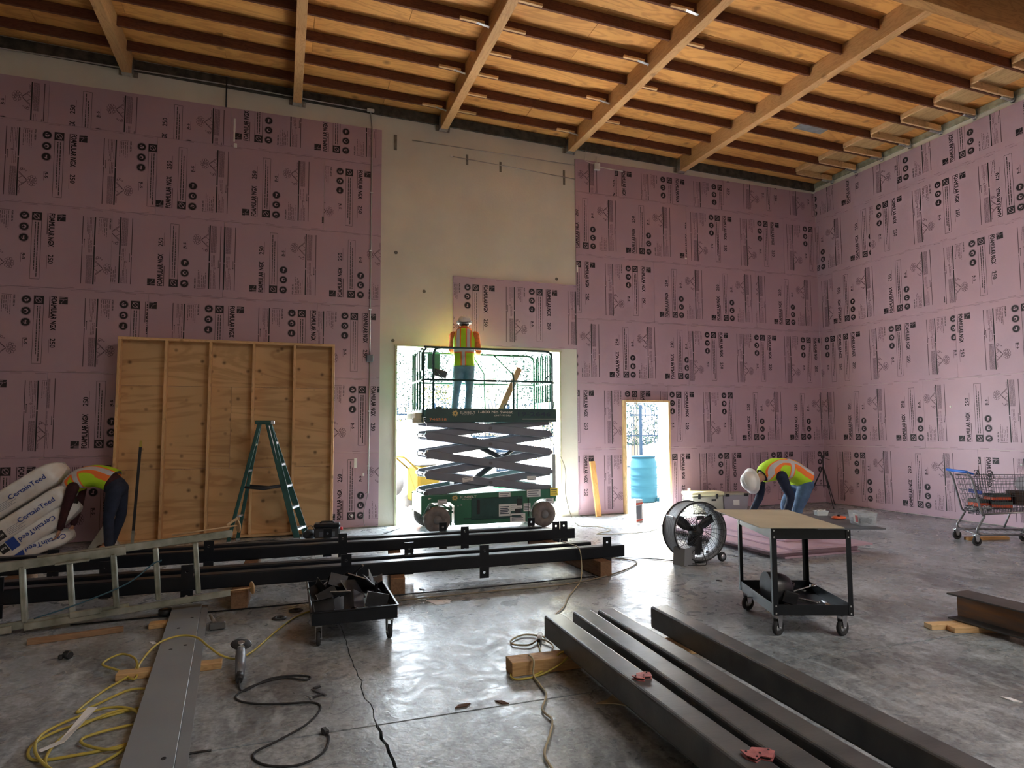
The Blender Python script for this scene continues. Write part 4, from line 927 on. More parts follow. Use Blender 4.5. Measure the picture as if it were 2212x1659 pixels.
# ================================================================ framed plywood wall section leaning by the foam wall
wp = thing('wall_section', 'timber framed plywood wall section leaning upright at the back wall', 'wall frame', (-.73, 10.55, .012), 0, rot=(-.025, 0, 0))
PW, PHh = 3.0, 2.93
for k, sx in enumerate((-1.48, -.88, -.29, .31, .90, 1.48)): MB().box((sx, 0, PHh/2), (.038, .14, PHh-.076), ch=.003).build('stud', M_NEWZ, wp)
MB().box((0, 0, PHh-.019), (PW, .14, .038), ch=.003).build('top_plate', M_NEWX, wp); MB().box((0, 0, .019), (PW, .14, .038), ch=.003).build('bottom_plate', M_NEWX, wp)
for (x0, x1, z0, z1, nm) in ((-1.5, 1.5, 2.24, PHh, 0), (-1.5, 0, 1.02, 2.237, 0), (.003, 1.5, 1.02, 2.237, 0), (-1.5, .31, 0, 1.017, 0), (.313, 1.5, 0, 1.017, 0)):
    MB().box(((x0+x1)/2, .078, (z0+z1)/2), (x1-x0, .014, z1-z0), ch=.001).build('plywood_sheet', M_PLYW, wp)
t = thing('level_pole', 'black pole with yellow tip leaning on the plywood wall section', 'pole', (-1.91, 10.28, 0), 0, rot=(-.055, .035, 0))
MB().box((0, 0, .69), (.035, .02, 1.36), ch=.003).build('pole_body', M_DARK, t); MB().box((0, 0, 1.41), (.03, .018, .10), ch=.003).build('tip', M_YEL, t); MB().box((0, -.001, .12), (.037, .022, .2)).build('lower_band', M_ALU, t)

# ================================================================ green step ladder
M_LGR = mat('ladder_green', (.018, .085, .07, 1), .45, var=.25, vscale=12)
sl_ = thing('step_ladder', 'green fibreglass stepladder with aluminium steps before the plywood wall', 'stepladder', (0, 0, 0))
AP = [Vector((-.16, 9.98, 1.70)), Vector((-.12, 10.12, 1.70))]
FR = [Vector((.245, 10.02, 0)), Vector((.385, 10.32, 0))]     # front rails feet (right)
BK = [Vector((-.685, 10.02, 0)), Vector((-.575, 10.30, 0))]   # back rails feet (left)
fa = [AP[0]+Vector((-.02, -.06, -.01)), AP[1]+Vector((-.06, .05, -.01))]; ba = [AP[0]+Vector((-.14, -.06, -.01)), AP[1]+Vector((-.18, .05, -.01))]
for k in range(2):
    MB().beam(FR[k], fa[k], .03, .085, up=(1, 0, 0), ch=.004).build('front_rail', M_LGR, sl_); MB().beam(BK[k], ba[k], .028, .05, up=(1, 0, 0), ch=.004).build('rear_rail', M_LGR, sl_)
for k in range(5):
    f = .10+.185*k; a = FR[0].lerp(fa[0], f); b = FR[1].lerp(fa[1], f)
    MB().beam(a, b, .085, .012, ch=.002).beam(a+Vector((-.04, 0, -.018)), b+Vector((-.04, 0, -.018)), .006, .03).beam(a+Vector((.045, 0, -.012)), b+Vector((.045, 0, -.012)), .006, .03).build('step', M_GALV, sl_)
tr = MB()
for k in range(2): tr.beam(FR[k].lerp(fa[k], .03), FR[k].lerp(fa[k], .98)+Vector((0, -.017 if not k else .017, 0)), .004, .010)
tr.build('rail_edge_trim', M_GALV, sl_)
for f in (.22, .60, .82): a = BK[0].lerp(ba[0], f); b = BK[1].lerp(ba[1], f); MB().beam(a, b, .035, .03, ch=.004).build('rear_brace', M_GALV, sl_)
for k in range(2):
    a = FR[k].lerp(fa[k], .47); b = BK[k].lerp(ba[k], .47)
    MB().tube([a, a.lerp(b, .5)+Vector((0, 0, -.035)), b], .009, 6, flat=2.).build('spreader', M_DARK, sl_)
MB().box((-.235, 10.05, 1.705), (.25, .33, .055), ch=.012).build('top_cap', M_LGR, sl_); MB().box((-.125, 10.05, 1.705), (.055, .34, .06), ch=.008).build('cap_plate', M_GALV, sl_)
for k in range(2): MB().box(FR[k]+Vector((-.02, 0, .02)), (.10, .045, .04), ch=.006).build('foot', M_GALV, sl_); MB().box(BK[k]+Vector((.01, 0, .02)), (.06, .04, .04), ch=.006).build('foot', M_GALV, sl_)

# ================================================================ aluminium extension ladder on its side
al = thing('extension_ladder', 'aluminium extension ladder lying on edge in front of the black tubes', 'ladder', (-2.02, 6.26, .055), 0, rot=(.0, -.085, .035))
LL = 1.72
MB().box((-.6, 0, 0), (2.9, .025, .065), ch=.004).build('lower_rail', M_ALU, al); MB().box((-.6, 0, .47), (2.9, .025, .075), ch=.004).build('upper_rail', M_ALU, al)
MB().box((.88, -.035, -.015), (1.5, .02, .055), ch=.004).box((-.45, -.035, -.015), (1.0, .02, .055), ch=.004).build('fly_lower_rail', M_ALU, al); MB().box((.95, .03, .485), (1.45, .02, .065), ch=.004).build('fly_upper_rail', M_ALU, al)
rg_ = [.13, .45, .76, 1.07, 1.375, -.18, -.5, -.82, -1.14]
for i, x in enumerate(rg_): MB().box((x, 0, .235), (.04, .05, .44), ch=.008).box((x-.008, -.027, .235), (.010, .006, .43)).box((x+.013, -.027, .235), (.008, .006, .43)).build('rung', M_ALU, al)
MB().tube(smooth_path([(.20, -.04, .04), (.5, -.05, .10), (.85, -.05, .2), (1.05, -.03, .33), (1.10, -.03, .34)], 5), .006, 6).tube([(1.05, -.035, .335), (1.10, .03, .33), (1.11, -.03, .35)], .007, 6).build('rope', mat('blue_rope', (.05, .12, .16, 1), .7), al)
MB().tube([(1.45, 0, .0), (1.80, -.01, -.01)], .006, 6).lathe([(.052, 0), (.056, .006), (.052, .012)], Mx((1.80, -.01, -.01), (0, PI/2, .35)), 22).build('stabiliser_pad', mat('tan_rubber_pad', (.58, .40, .22, 1), .6), al)
MB().tube([(1.2, .02, .54), (1.72, .02, .55)], .007, 6).lathe([(.052, 0), (.056, .006), (.052, .012)], Mx((1.72, .02, .54), (0, PI/2, .35)), 22).box((1.68, .02, .59), (.10, .03, .02), rot=(0, -.5, 0)).build('stabiliser_pad', MATS['tan_rubber_pad'], al)
MB().box((.55, -.045, .02), (.22, .03, .05), ch=.006).build('rung_lock', M_ALU, al); MB().box((.48, -.045, .44), (.24, .03, .02), ch=.004).build('rung_lock', M_ALU, al)
# ================================================================ drum fan
cf = Vector((4.70, 6.60, .375)); R_ = .335
fan = thing('drum_fan', 'grey drum fan on small wheels between the steel tubes and the work cart', 'fan', (cf.x, cf.y, 0))
# axis from back to front, pointing to the viewer's right
axd = Vector((-.08, -.995, .05)).normalized(); q = axd.to_track_quat('Z', 'Y').to_matrix().to_4x4()
FM = Matrix.Translation((0, 0, cf.z)) @ q
M_FAN = mat('fan_grey', (.33, .34, .36, 1), .45, .15, var=.2, vscale=9); M_FANL = mat('fan_inside', (.22, .225, .235, 1), .4, .3)
prof = [(R_+.010, 0), (R_, .006)]
for k in range(7): z = .01+.038*k; prof += [(R_, z+.004), (R_-.004, z+.014), (R_-.004, z+.022), (R_, z+.03)]
prof += [(R_, .275), (R_+.010, .285), (R_+.010, .290), (R_-.010, .290), (R_-.014, .15), (R_-.010, 0), (R_+.010, 0)]
MB().lathe([(r, z-.29) for r, z in prof], FM, 56, caps=False).build('drum', M_FAN, fan)
rim = MB()
for z in (0, -.29): rim.tube([FM @ Vector(((R_+.006)*math.cos(a), (R_+.006)*math.sin(a), z)) for a in [2*PI*k/48 for k in range(48)]], .009, 6, closed=True)
rim.build('rim', M_DARK, fan)
gd = MB()
for z, n_ in ((.005, 12), (-.292, 10)):
    for k in range(24):
        a = 2*PI*k/24; b_ = a+.35
        gd.tube([FM @ Vector((.05*math.cos(b_), .05*math.sin(b_), z+.02)), FM @ Vector((.2*math.cos(a+.12), .2*math.sin(a+.12), z+.016)), FM @ Vector((R_*math.cos(a), R_*math.sin(a), z))], .0026, 4, caps=False)
    for j in range(1, n_+1):
        rr_ = .05+(R_-.05)*j/(n_+.5); gd.tube([FM @ Vector((rr_*math.cos(q_), rr_*math.sin(q_), z+.018*(1-rr_/R_))) for q_ in [2*PI*k/32 for k in range(32)]], .0017, 3, closed=True)
gd.build('wire_guard', M_DARK, fan)
bl = MB()
for k in range(3):
    a = 2*PI*k/3+.5; w_ = []
    for i in range(7):
        r_ = .05+.24*i/6; hw = .035+.05*math.sin(PI*min(1, (i+1)/6)*.8); tw = .75-.07*i
        c0 = Vector((r_*math.cos(a), r_*math.sin(a), -.14)); tn_ = Vector((-math.sin(a), math.cos(a), 0))
        w_.append([FM @ (c0-tn_*hw*math.cos(tw)-Vector((0, 0, hw*math.sin(tw)))), FM @ (c0-Vector((0, 0, .004))), FM @ (c0+tn_*hw*math.cos(tw)+Vector((0, 0, hw*math.sin(tw)))), FM @ (c0+Vector((0, 0, .006)))])
    bl.rings(w_)
bl.build('blades', M_DARK, fan)
MB().lathe([(.02, -.2), (.065, -.18), (.07, -.06), (.055, -.03), (.02, -.02)], FM, 24).build('motor', M_DARK, fan)
MB().box(tuple(FM @ Vector((-.0, .16, .012))), (.10, .02, .045), ch=.005).beam(FM @ Vector((.03, .15, -.02)), FM @ Vector((.02, .05, -.05)), .006, .006).beam(FM @ Vector((-.03, .15, -.02)), FM @ Vector((-.02, .05, -.05)), .006, .006).build('switch_box', M_DARK, fan)
MB().prism([(-.10, -.03), (.10, -.03), (.12, .17), (-.08, .17)], 0, .16, Matrix.Translation((-.24, .12, .03)) @ Matrix.Rotation(.35, 4, 'Z') @ Matrix.Rotation(PI/2, 4, 'X')).build('foot_bracket', mat('bracket_grey', (.25, .26, .27, 1), .5, .2), fan)
for x, y in ((.31, .02), (.20, .30)):
    MB().lathe([(.02, -.02), (.05, -.02), (.056, -.01), (.056, .01), (.05, .02), (.02, .02)], Mx((x, y, .056), (PI/2, 0, .1)), 20).build('wheel', M_RUB, fan)
    MB().lathe([(.004, -.022), (.03, -.022), (.03, .022), (.004, .022)], Mx((x, y, .056), (PI/2, 0, .1)), 14).build('hub', M_GALV, fan)
MB().beam((.2, .3, .08), (.31, .02, .08), .03, .03).beam((.17, .12, .10), (.26, .14, .07), .03, .03).build('axle_bracket', M_DARK, fan)
MB().box(tuple(FM @ Vector((-.315, .17, -.14))), (.02, .16, .035), ch=.005).build('carry_handle', M_GALV, fan)
MB().tube(smooth_path([FM @ Vector((0, -.02, .03)), FM @ Vector((-.02, -.2, .05)), (.0, -.10, .02), (-.1, -.12, .012), (-.25, .0, .01), (-.2, .0, .14), (-.1, -.02, .16)], 5), .005, 6).build('power_cord', M_RUB, fan)

# ================================================================ stack of loose foam sheets
fs = [(6.38, 7.68, .0, 1.22, 2.44, .02), (6.36, 7.70, .027, 1.22, 2.44, .00), (6.33, 7.66, .054, 1.25, 2.44, -.01), (6.20, 7.62, .081, 1.22, 2.44, .03), (6.50, 7.58, .108, 1.25, 2.44, -.03), (6.55, 7.90, .135, 1.0, 2.2, .04)]
nm_ = ['lowest', 'second from the floor', 'third from the floor', 'fourth up and jutting left', 'fifth up', 'topmost']
for (x, y, z, w, d, rz), n_ in zip(fs, nm_):
    o = MB().box((0, 0, .0127), (w, d, .0254), ch=.002).build('foam_sheet', M_FOAM, None, (x, y, z+.001), (0, 0, rz)); tag(o, 'pink foam sheet, '+n_+', in the pile behind the utility cart', 'foam sheet', 'pile of loose pink foam sheets')

# ================================================================ work cart with boards on top
CO = Vector((3.57, 4.11, 0)); ca = -.369
wc = thing('utility_cart', 'black two-shelf steel utility cart with boards laid on top', 'cart', CO, ca)
CW, CD = .60, .82
for x in (.0, CW):
    for y in (.0, CD):
        sx, sy = (1 if x == 0 else -1), (1 if y == 0 else -1)
        o = MB().box((x+sx*.0185, y, .492), (.037, .004, .655)).box((x, y+sy*.0185, .492), (.004, .037, .655)).build('leg', M_BLK, wc)
        b = MB()
        for z in (.18, .235, .755, .805): b.lathe([(.008, 0), (.006, .004)], Mx((x+sx*.018, y-.002 if y == 0 else y+.002, z), (PI/2*(1 if y == 0 else -1), 0, 0)), 8)
        b.build('bolt_heads', M_GALV, o)
for z, nm in ((.165, 'lower_tray'), (.74, 'upper_tray')):
    m = MB().box((CW/2, CD/2, z+.002), (CW-.01, CD-.01, .004))
    for x in (.004, CW-.004): m.box((x, CD/2, z+.04), (.004, CD-.01, .08))
    for y in (.004, CD-.004): m.box((CW/2, y, z+.04), (CW-.01, .004, .08))
    bev(m.build(nm, M_BLK, wc), .0015)
for x, y, rz in ((.05, .06, .62), (CW-.06, .06, .55), (.05, CD-.06, .45), (CW-.06, CD-.06, .8)): caster(wc, (x, y, 0), .060, .034, rz, .099)
def board4(name, label, pts, z0, z1, m, cat):
    o = MB().prism(pts, 0, z1-z0).build(name, m, None, (0, 0, z0)); return tag(o, label, cat)
M_TANB = mat('tan_hardboard', (.52, .46, .33, 1), .6, var=.12, vscale=3, bump=.05); M_GRYB = mat('dark_slate_board', (.09, .10, .12, 1), .5, var=.3, vscale=3)
board4('grey_board', 'dark grey board under the tan board, jutting out right over the cart', [(3.85, 3.93), (4.33, 3.75), (4.53, 4.60), (4.10, 4.78)], .822, .831, M_GRYB, 'board')
board4('tan_board', 'tan hardboard sheet lying on the utility cart', [(3.81, 5.14), (3.45, 4.09), (4.03, 3.85), (4.42, 4.86)], .8315, .839, M_TANB, 'board')
# items on the boards
M_CLR = mat('clear_plastic', (.70, .76, .82, 1), .12, alpha=.20, spec=.7)
def open_bin(mb, c, w, d, h, t, fl=1.1, rz=0):
    R0 = Matrix.Translation(c) @ Matrix.Rotation(rz, 4, 'Z')
    def ring(s_, z): return [R0 @ Vector((x*w/2*s_, y*d/2*s_, z)) for x, y in ((-1, -1), (1, -1), (1, 1), (-1, 1))]
    mb.rings([ring(.86, 0), ring(1, h), ring(1.04, h), ring(1.04, h+.004), ring(.97, h), ring(.84, t)], sm=False)
t = thing('plastic_bin', 'clear plastic bin of dark metal bits on the right of the cart boards', 'bin', (4.32, 3.95, .832), -.37)
m = MB(); open_bin(m, (0, 0, 0), .13, .20, .10, .003); m.build('bin_body', M_CLR, t)
m = MB(); rq = random.Random(4)
for k in range(60): m.beam((rq.uniform(-.05, .05), rq.uniform(-.08, .08), rq.uniform(.01, .05)), (rq.uniform(-.05, .05), rq.uniform(-.08, .08), rq.uniform(.01, .06)), .004, .004)
o = m.build('metal_bits', M_MILL, t); o['kind'] = 'stuff'
MB().box((-.061, -.02, .052), (.002, .08, .07), rot=(0, -.08, 0)).build('white_label', M_WHT, t); MB().box((-.0635, -.035, .05), (.002, .035, .05), rot=(0, -.08, 0)).build('red_label', mat('label_red', (.7, .12, .12, 1), .5), t)
t = thing('small_box', 'small clear plastic parts box at the far corner of the grey board', 'box', (4.45, 4.50, .832), -.37)
m = MB(); open_bin(m, (0, 0, 0), .10, .07, .035, .003); m.build('box_body', mat('frosted_plastic', (.75, .80, .82, 1), .3, alpha=.8), t)
m = MB()
for k in range(14): m.box((rq.uniform(-.035, .035), rq.uniform(-.02, .02), .038+rq.uniform(0, .006)), (.018, .008, .006), rot=(0, 0, rq.uniform(0, 3)))
o = m.build('small_parts', M_WHT, t); o['kind'] = 'stuff'
t = thing('tape_reel', 'orange tape measure reel lying flat on the grey board', 'tape reel', (4.42, 4.28, .832), .2)
MB().lathe([(.045, 0), (.06, .004), (.06, .016), (.045, .02)], Mx() @ Matrix.Diagonal((1.2, .8, 1, 1)), 26).build('reel_case', mat('orange_red_plastic', (.75, .13, .04, 1), .45), t); MB().cyl((0, 0, .02), (0, 0, .035), .012, n=12).cyl((.0, .0, .03), (.022, .0, .03), .004, n=8).build('crank', M_DARK, t)
# items in the lower tray
t = thing('welding_helmet', 'black welding helmet lying in the lower tray of the utility cart', 'helmet', (3.82, 4.38, .172), -.3)
m = MB(); rg2 = []
for i in range(9):
    f = i/8; a = PI*.5*f; r_ = .125*math.cos(a*.75)+.01; zc_ = .12+.0*f
    rg2.append([Vector((-.02+.20*math.sin(a)-.05, 0, 0))+Vector((0, r_*math.cos(b)*.95, .115+r_*math.sin(b))) for b in [2*PI*k/20 for k in range(20)]])
m.rings(rg2); m.build('shell', mat('helmet_black', (.015, .015, .018, 1), .3, spec=.7), t)
MB().box((.125, .0, .125), (.012, .11, .09), rot=(0, .35, 0), ch=.006).build('visor_window', mat('visor_glass', (.05, .025, .035, 1), .12, spec=.8), t)
MB().box((.07, -.13, .07), (.12, .02, .10), rot=(0, .3, 0), ch=.008).build('side_wing', MATS['helmet_black'], t)
tl = CO + Vector((math.cos(ca)*.42-math.sin(ca)*.0, math.sin(ca)*.42, 0))
def incart(x, y, z=.175): return (CO.x+math.cos(ca)*x-math.sin(ca)*y, CO.y+math.sin(ca)*x+math.cos(ca)*y, z)
t = thing('wrench', 'shiny wrench leaning over the back of the lower cart tray', 'wrench', incart(.42, .56, .225), -.1, rot=(0, -.18, -.1))
MB().box((0, 0, 0), (.26, .018, .006), ch=.002).build('shaft', M_GALV, t); MB().lathe([(.012, -.006), (.026, -.006), (.026, .006), (.012, .006)], Mx((.14, 0, 0)), 14).build('jaw', M_GALV, t)
for k, (x, y, nm, lab) in enumerate(((.40, .12, 'pliers', 'yellow-handled pliers at the front of the lower cart tray'), (.52, .22, 'brush', 'steel brush with tan handle in the lower cart tray'), (.44, .34, 'socket_bar', 'chrome socket bar in the middle of the lower cart tray'))):
    t = thing(nm, lab, 'tool', incart(x, y), .3+.8*k)
    MB().box((0, 0, .01), (.12, .018, .014), ch=.004).box((.0, .02, .01), (.11, .016, .014), rot=(0, 0, -.15), ch=.004).build('handle', (M_YEL, M_TIMB, M_GALV)[k], t); MB().box((.09, .01, .012), (.07, .025, .012), ch=.004).build('head', M_GALV, t)
for k, (x, y, lab) in enumerate(((.07, .45, 'flat steel bar lying left of the helmet in the lower tray'), (.12, .3, 'short steel bar beside the welding helmet'))):
    o = MB().box((0, 0, .006), (.24, .03, .008), ch=.002).build('flat_bar', M_MILL, None, incart(x, y, .171), (0, 0, -.9)); tag(o, lab, 'steel bar')

# ================================================================ shopping cart
sc_ = thing('shopping_cart', 'wire shopping cart with blue handle loaded with boxes by the right wall', 'shopping cart', (8.95, 6.50, 0), -.52)
# local: x forward (basket front), y to the left; handle at x=-.05
M_CHR = mat('worn_chrome', (.30, .30, .31, 1), .35, .8, var=.3, vscale=20); M_WIRE = mat('dark_wire', (.10, .10, .11, 1), .4, .6)
CWd = .27
fr = MB()
for s_ in (-1, 1):
    y = s_*CWd
    fr.tube(round_path([(-.06, y, .98), (.0, y, .90), (.10, y, .42), (.14, y*.95, .40), (.02, y, .20), (.06, y, .15), (.86, y*.8, .16)], .05), .014, 8)
    fr.tube(round_path([(.12, y*.96, .42), (.72, y*.85, .46), (.60, y*.82, .18)], .06), .012, 8)
fr.tube([(.02, -CWd, .16), (.02, CWd, .16)], .011, 8).tube([(.84, -CWd*.8, .16), (.84, CWd*.8, .16)], .011, 8)
for k in range(7): fr.tube([(.05+.12*k, -CWd*.9, .165), (.05+.12*k, CWd*.9, .165)], .004, 5)
fr.build('frame', M_CHR, sc_)
MB().tube([(-.06, -CWd-.01, .985), (-.06, CWd+.01, .985)], .019, 12).tube([(-.06, -CWd, .985), (.02, -CWd, .96)], .012, 8).tube([(-.06, CWd, .985), (.02, CWd, .96)], .012, 8).build('handle', mat('blue_plastic', (.03, .16, .62, 1), .4), sc_)
bs = MB()
def bp(u, s_, v):   # basket: u 0..1 along, s -1..1 across, v 0..1 up
    x = .03+.93*u+.0*v; z0 = .42+.06*u; z1 = .92+.0*u; hw = (CWd*(.80-.12*u))*(1-v)+(CWd*(.98-.12*u))*v
    return Vector((x-.06*(1-v)*(1-u)*-1.4+.06*v*u, s_*hw, z0+(z1-z0)*v))
for s_ in (-1, 1):
    for k in range(31): bs.tube([bp(k/30, s_, 0), bp(k/30, s_, 1)], .0022, 4, caps=False)
    for v in (0, .22, .45, .72, .88, 1): bs.tube([bp(0, s_, v), bp(1, s_, v)], .0035 if v < 1 else .005, 5)
for u in (0, 1):
    for k in range(13): bs.tube([bp(u, -1+k/6, 0), bp(u, -1+k/6, 1)], .0022, 4, caps=False)
    for v in (0, .3, .6, 1): bs.tube([bp(u, -1, v), bp(u, 1, v)], .004, 5)
for k in range(25): bs.tube([bp(k/24, -1, 0), bp(k/24, 1, 0)], .0022, 4, caps=False)
for k in range(7): bs.tube([bp(0, -1+k/3, 0), bp(1, -1+k/3, 0)], .0025, 4)
o = bs.build('wire_basket', M_WIRE, sc_)
cs = MB()
for v in (.9, .6, .45): cs.tube([(.30, -.22, .42+.5*v), (.30, .22, .42+.5*v)], .004, 5)
for k in range(10): cs.tube([(.26, -.2+.044*k, .60), (.30, -.2+.044*k, .95)], .0024, 4)
for y in (-.18, .18): cs.tube(round_path([(.26, y, .90), (.29, y, 1.0), (.31, y, .90)], .02), .006, 6)
cs.build('child_seat', M_WIRE, sc_); MB().box((.16, 0, .70), (.02, .34, .05), ch=.006).build('seat_flap', mat('dark_blue_plastic', (.03, .05, .25, 1), .5), sc_)
for x, y, rz in ((.02, -CWd, .2), (.02, CWd, .25), (.84, -CWd*.8, 0), (.84, CWd*.8, 0)): caster(sc_, (x, y, 0), .062, .03, rz, .085, M_DARK)
M_BXB = mat('dark_box', (.04, .06, .055, 1), .5); M_BXR = mat('orange_red_card', (.62, .10, .04, 1), .55); M_BXD = mat('brown_case', (.05, .028, .02, 1), .6)
def incart2(x, y, z): a_ = -.52; return (8.95+math.cos(a_)*x-math.sin(a_)*y, 6.50+math.sin(a_)*x+math.cos(a_)*y, z)
for k, (x, y, z, d, lab) in enumerate(((.22, .02, .50, (.20, .20, .10), 'black box lying against the rear grille of the shopping cart'), (.42, -.06, .50, (.24, .20, .08), 'lowest black and orange box in the shopping cart'), (.40, -.05, .60, (.24, .20, .08), 'upper black and orange box in the middle of the shopping cart'),
        (.72, -.02, .53, (.30, .26, .12), 'large dark brown case at the front of the shopping cart'), (.72, -.02, .66, (.28, .24, .06), 'flat brown case on top of the large case in the shopping cart'), (.56, .13, .50, (.16, .1, .08), 'small red box deep in the shopping cart'))):
    t = thing('tool_box', lab, 'box', incart2(x, y, z), -.52+(.25, -.1, .12, .05, -.05, .3)[k])
    MB().box((0, 0, d[2]*.25), (d[0], d[1], d[2]*.5), ch=.004).build('box_base', M_BXD if k in (3, 4) else M_BXR, t); MB().box((0, 0, d[2]*.75+.001), (d[0]*1.01, d[1]*1.01, d[2]*.5), ch=.005).build('box_lid', M_BXD if k in (3, 4) else M_BXB, t)
m = MB()
for k in range(70): m.beam(incart2(rq.uniform(.06, .3), rq.uniform(-.17, .17), rq.uniform(.44, .50)), incart2(rq.uniform(.06, .3), rq.uniform(-.17, .17), rq.uniform(.45, .53)), .006, .006, mi=k % 3)
o = m.build('hardware_scraps', [M_GALV, M_DARK, M_WHT]); tag(o, 'loose shiny fittings heaped at the rear of the shopping cart', 'fittings', kind='stuff')
t = thing('plastic_sack', 'translucent grey sack hanging over the front corner of the shopping cart', 'sack', incart2(.88, .05, .80))
MB().sphere((0, 0, .0), .15, sc=(1, 1.3, .9), n=16, m=8).build('sack_body', mat('grey_film', (.45, .46, .48, 1), .35, alpha=.6, bump=.8, bscale=14), t)
lumber('board', 'brown board on the floor behind the shopping cart wheels', (9.45, 6.55, .0215), (.62, .09, .042), -.25, wood('orange_lumber', (.60, .33, .13, 1), (.4, .2, .07, 1), 0, 9, .3, .7, 4))
t = thing('metal_box', 'low grey-green metal box on the floor under the shopping cart at the right edge', 'box', (9.62, 5.55, 0), -.35)
MB().box((0, 0, .065), (.7, .3, .13), ch=.006).build('box_body', mat('grey_green_metal', (.12, .15, .14, 1), .5, .3, var=.2, vscale=8), t); MB().box((0, 0, .1325), (.71, .31, .006), ch=.002).build('lid', M_GALV, t)

# ================================================================ cooler, tote, tripod, case, carton, boards
t = thing('cooler', 'cream hard cooler with grey front standing right of the doorway', 'cooler', (7.56, 10.52, 0), -.12)
M_COOL = mat('cream_plastic', (.68, .64, .40, 1), .5); M_COOL2 = mat('warm_grey_plastic', (.40, .39, .33, 1), .5)
MB().box((0, 0, .165), (.66, .38, .33), ch=.025).build('cooler_body', M_COOL2, t); MB().box((0, 0, .365), (.69, .41, .075), ch=.02).build('lid', M_COOL, t)
for x in (-.18, .18): MB().box((x, -.205, .32), (.05, .02, .09), ch=.006).build('latch', M_DARK, t)
MB().tube(round_path([(-.345, -.1, .30), (-.37, -.1, .22), (-.37, .1, .22), (-.345, .1, .30)], .02), .010, 6).build('rope_handle', M_DARK, t); MB().box((.12, -.193, .25), (.09, .004, .035)).build('badge', M_DARK, t)
MB().cyl((-.28, 0, .40), (-.28, 0, .46), .03, .022, n=12).build('cap_on_lid', M_COOL, t)
t = thing('storage_tote', 'grey translucent storage tote next to the cooler, behind the bending worker', 'tote', (8.20, 10.52, 0), -.1)
m = MB(); open_bin(m, (0, 0, 0), .55, .38, .32, .004); m.build('tote_body', mat('smoky_plastic', (.42, .40, .46, 1), .35, alpha=.85), t); MB().box((0, 0, .335), (.60, .42, .03), ch=.01).build('lid', M_COOL2, t); MB().box((0, -.185, .18), (.13, .004, .10)).build('label_card', M_WHT, t)
for x in (-.2, .2): MB().box((x, -.21, .325), (.08, .02, .05), ch=.005).build('clip', M_DARK, t)
t = thing('tripod', 'slender dark camera tripod standing in the corner of the foam walls', 'tripod', (10.40, 10.42, 0))
for a in (.2, 2.3, 4.4):
    d_ = Vector((math.cos(a), math.sin(a), 0)); top = Vector((0, 0, .80)); e = d_*.36; k_ = top.lerp(e, .5)
    MB().cyl(top, k_, .012, n=8).cyl(k_, e, .008, n=8).cyl(k_-Vector((0, 0, .012)), k_+Vector((0, 0, .012)), .018, n=8).sphere(e+Vector((0, 0, .008)), .012, n=8, m=5).build('leg', M_DARK, t)
MB().cyl((0, 0, .38), (0, 0, .98), .010, n=8).build('centre_column', M_DARK, t); MB().box((0, 0, 1.0), (.05, .06, .06), ch=.008).cyl((0, -.03, .98), (.06, -.14, .94), .005, n=6).build('pan_head', M_DARK, t)
sp_ = MB()
for a in (.2, 2.3, 4.4): sp_.cyl((0, 0, .42), (math.cos(a)*.17, math.sin(a)*.17, .42), .004, n=6)
sp_.build('spreader', M_DARK, t)
t = thing('tool_case', 'black hard tool case with a red light on its end, beside the stepladder', 'case', (.65, 9.90, 0), -.08)
MB().box((0, 0, .115), (.36, .20, .15), ch=.02).build('case_base', M_DARK, t); MB().box((0, 0, .215), (.37, .21, .06), ch=.02).build('case_lid', M_BLK, t)
MB().tube(round_path([(-.10, 0, .24), (-.08, 0, .265), (.08, 0, .265), (.10, 0, .24)], .02), .012, 8).build('handle', M_DARK, t); MB().lathe([(.022, 0), (.022, .03), (.01, .035)], Mx((.185, -.03, .16), (0, PI/2, 0)), 14).build('red_knob', mat('bright_red', (.75, .03, .04, 1), .4), t)
MB().box((0, -.102, .10), (.22, .004, .07), ch=.001).build('label_plate', M_GRYB, t)
for x in (-.12, .12): MB().box((x, 0, .022), (.06, .18, .044), ch=.01).build('skid', M_DARK, t)
t = thing('drill_bag', 'small dark bag on the floor left of the tool case', 'bag', (.42, 10.08, 0), .3)
MB().sphere((0, 0, .07), .10, sc=(1.1, .7, .7), n=14, m=8).build('bag_body', M_DARK, t); MB().tube(round_path([(-.06, 0, .13), (-.03, 0, .19), (.03, 0, .19), (.06, 0, .13)], .02), .006, 6).build('strap', M_DARK, t)
t = thing('carton', 'upright white, grey and red carton on the floor in front of the doorway', 'carton', (5.74, 9.90, 0), .45)
MB().box((0, 0, .19), (.20, .17, .38), ch=.003).build('carton_body', mat('white_card', (.80, .78, .74, 1), .6), t)
m = MB(); m.box((-.02, -.0865, .17), (.15, .002, .22)); m.build('picture_panel', mat('panel_grey', (.20, .20, .22, 1), .5), t)
m = MB(); m.box((0, -.0865, .315), (.198, .003, .03)).box((0, -.0865, .035), (.198, .003, .03)).box((.1015, 0, .315), (.003, .168, .03)).box((.1015, 0, .035), (.003, .168, .03)); m.build('red_bands', mat('carton_red', (.75, .10, .05, 1), .5), t)
MB().box((.1015, 0, .17), (.002, .12, .18)).build('orange_panel', mat('carton_orange', (.80, .42, .14, 1), .5), t)
o = MB().box((0, 0, .50), (.10, .045, 1.0), ch=.003).build('lumber_upright', wood('orange_lumber_upright', (.74, .40, .14, 1), (.5, .25, .08, 1), 2, 9, .5, .6, 4), None, (5.46, 10.72, 0.004), (-.10, -.07, 0)); tag(o, 'orange-brown board leaning upright on the pink wall left of the doorway', 'board')

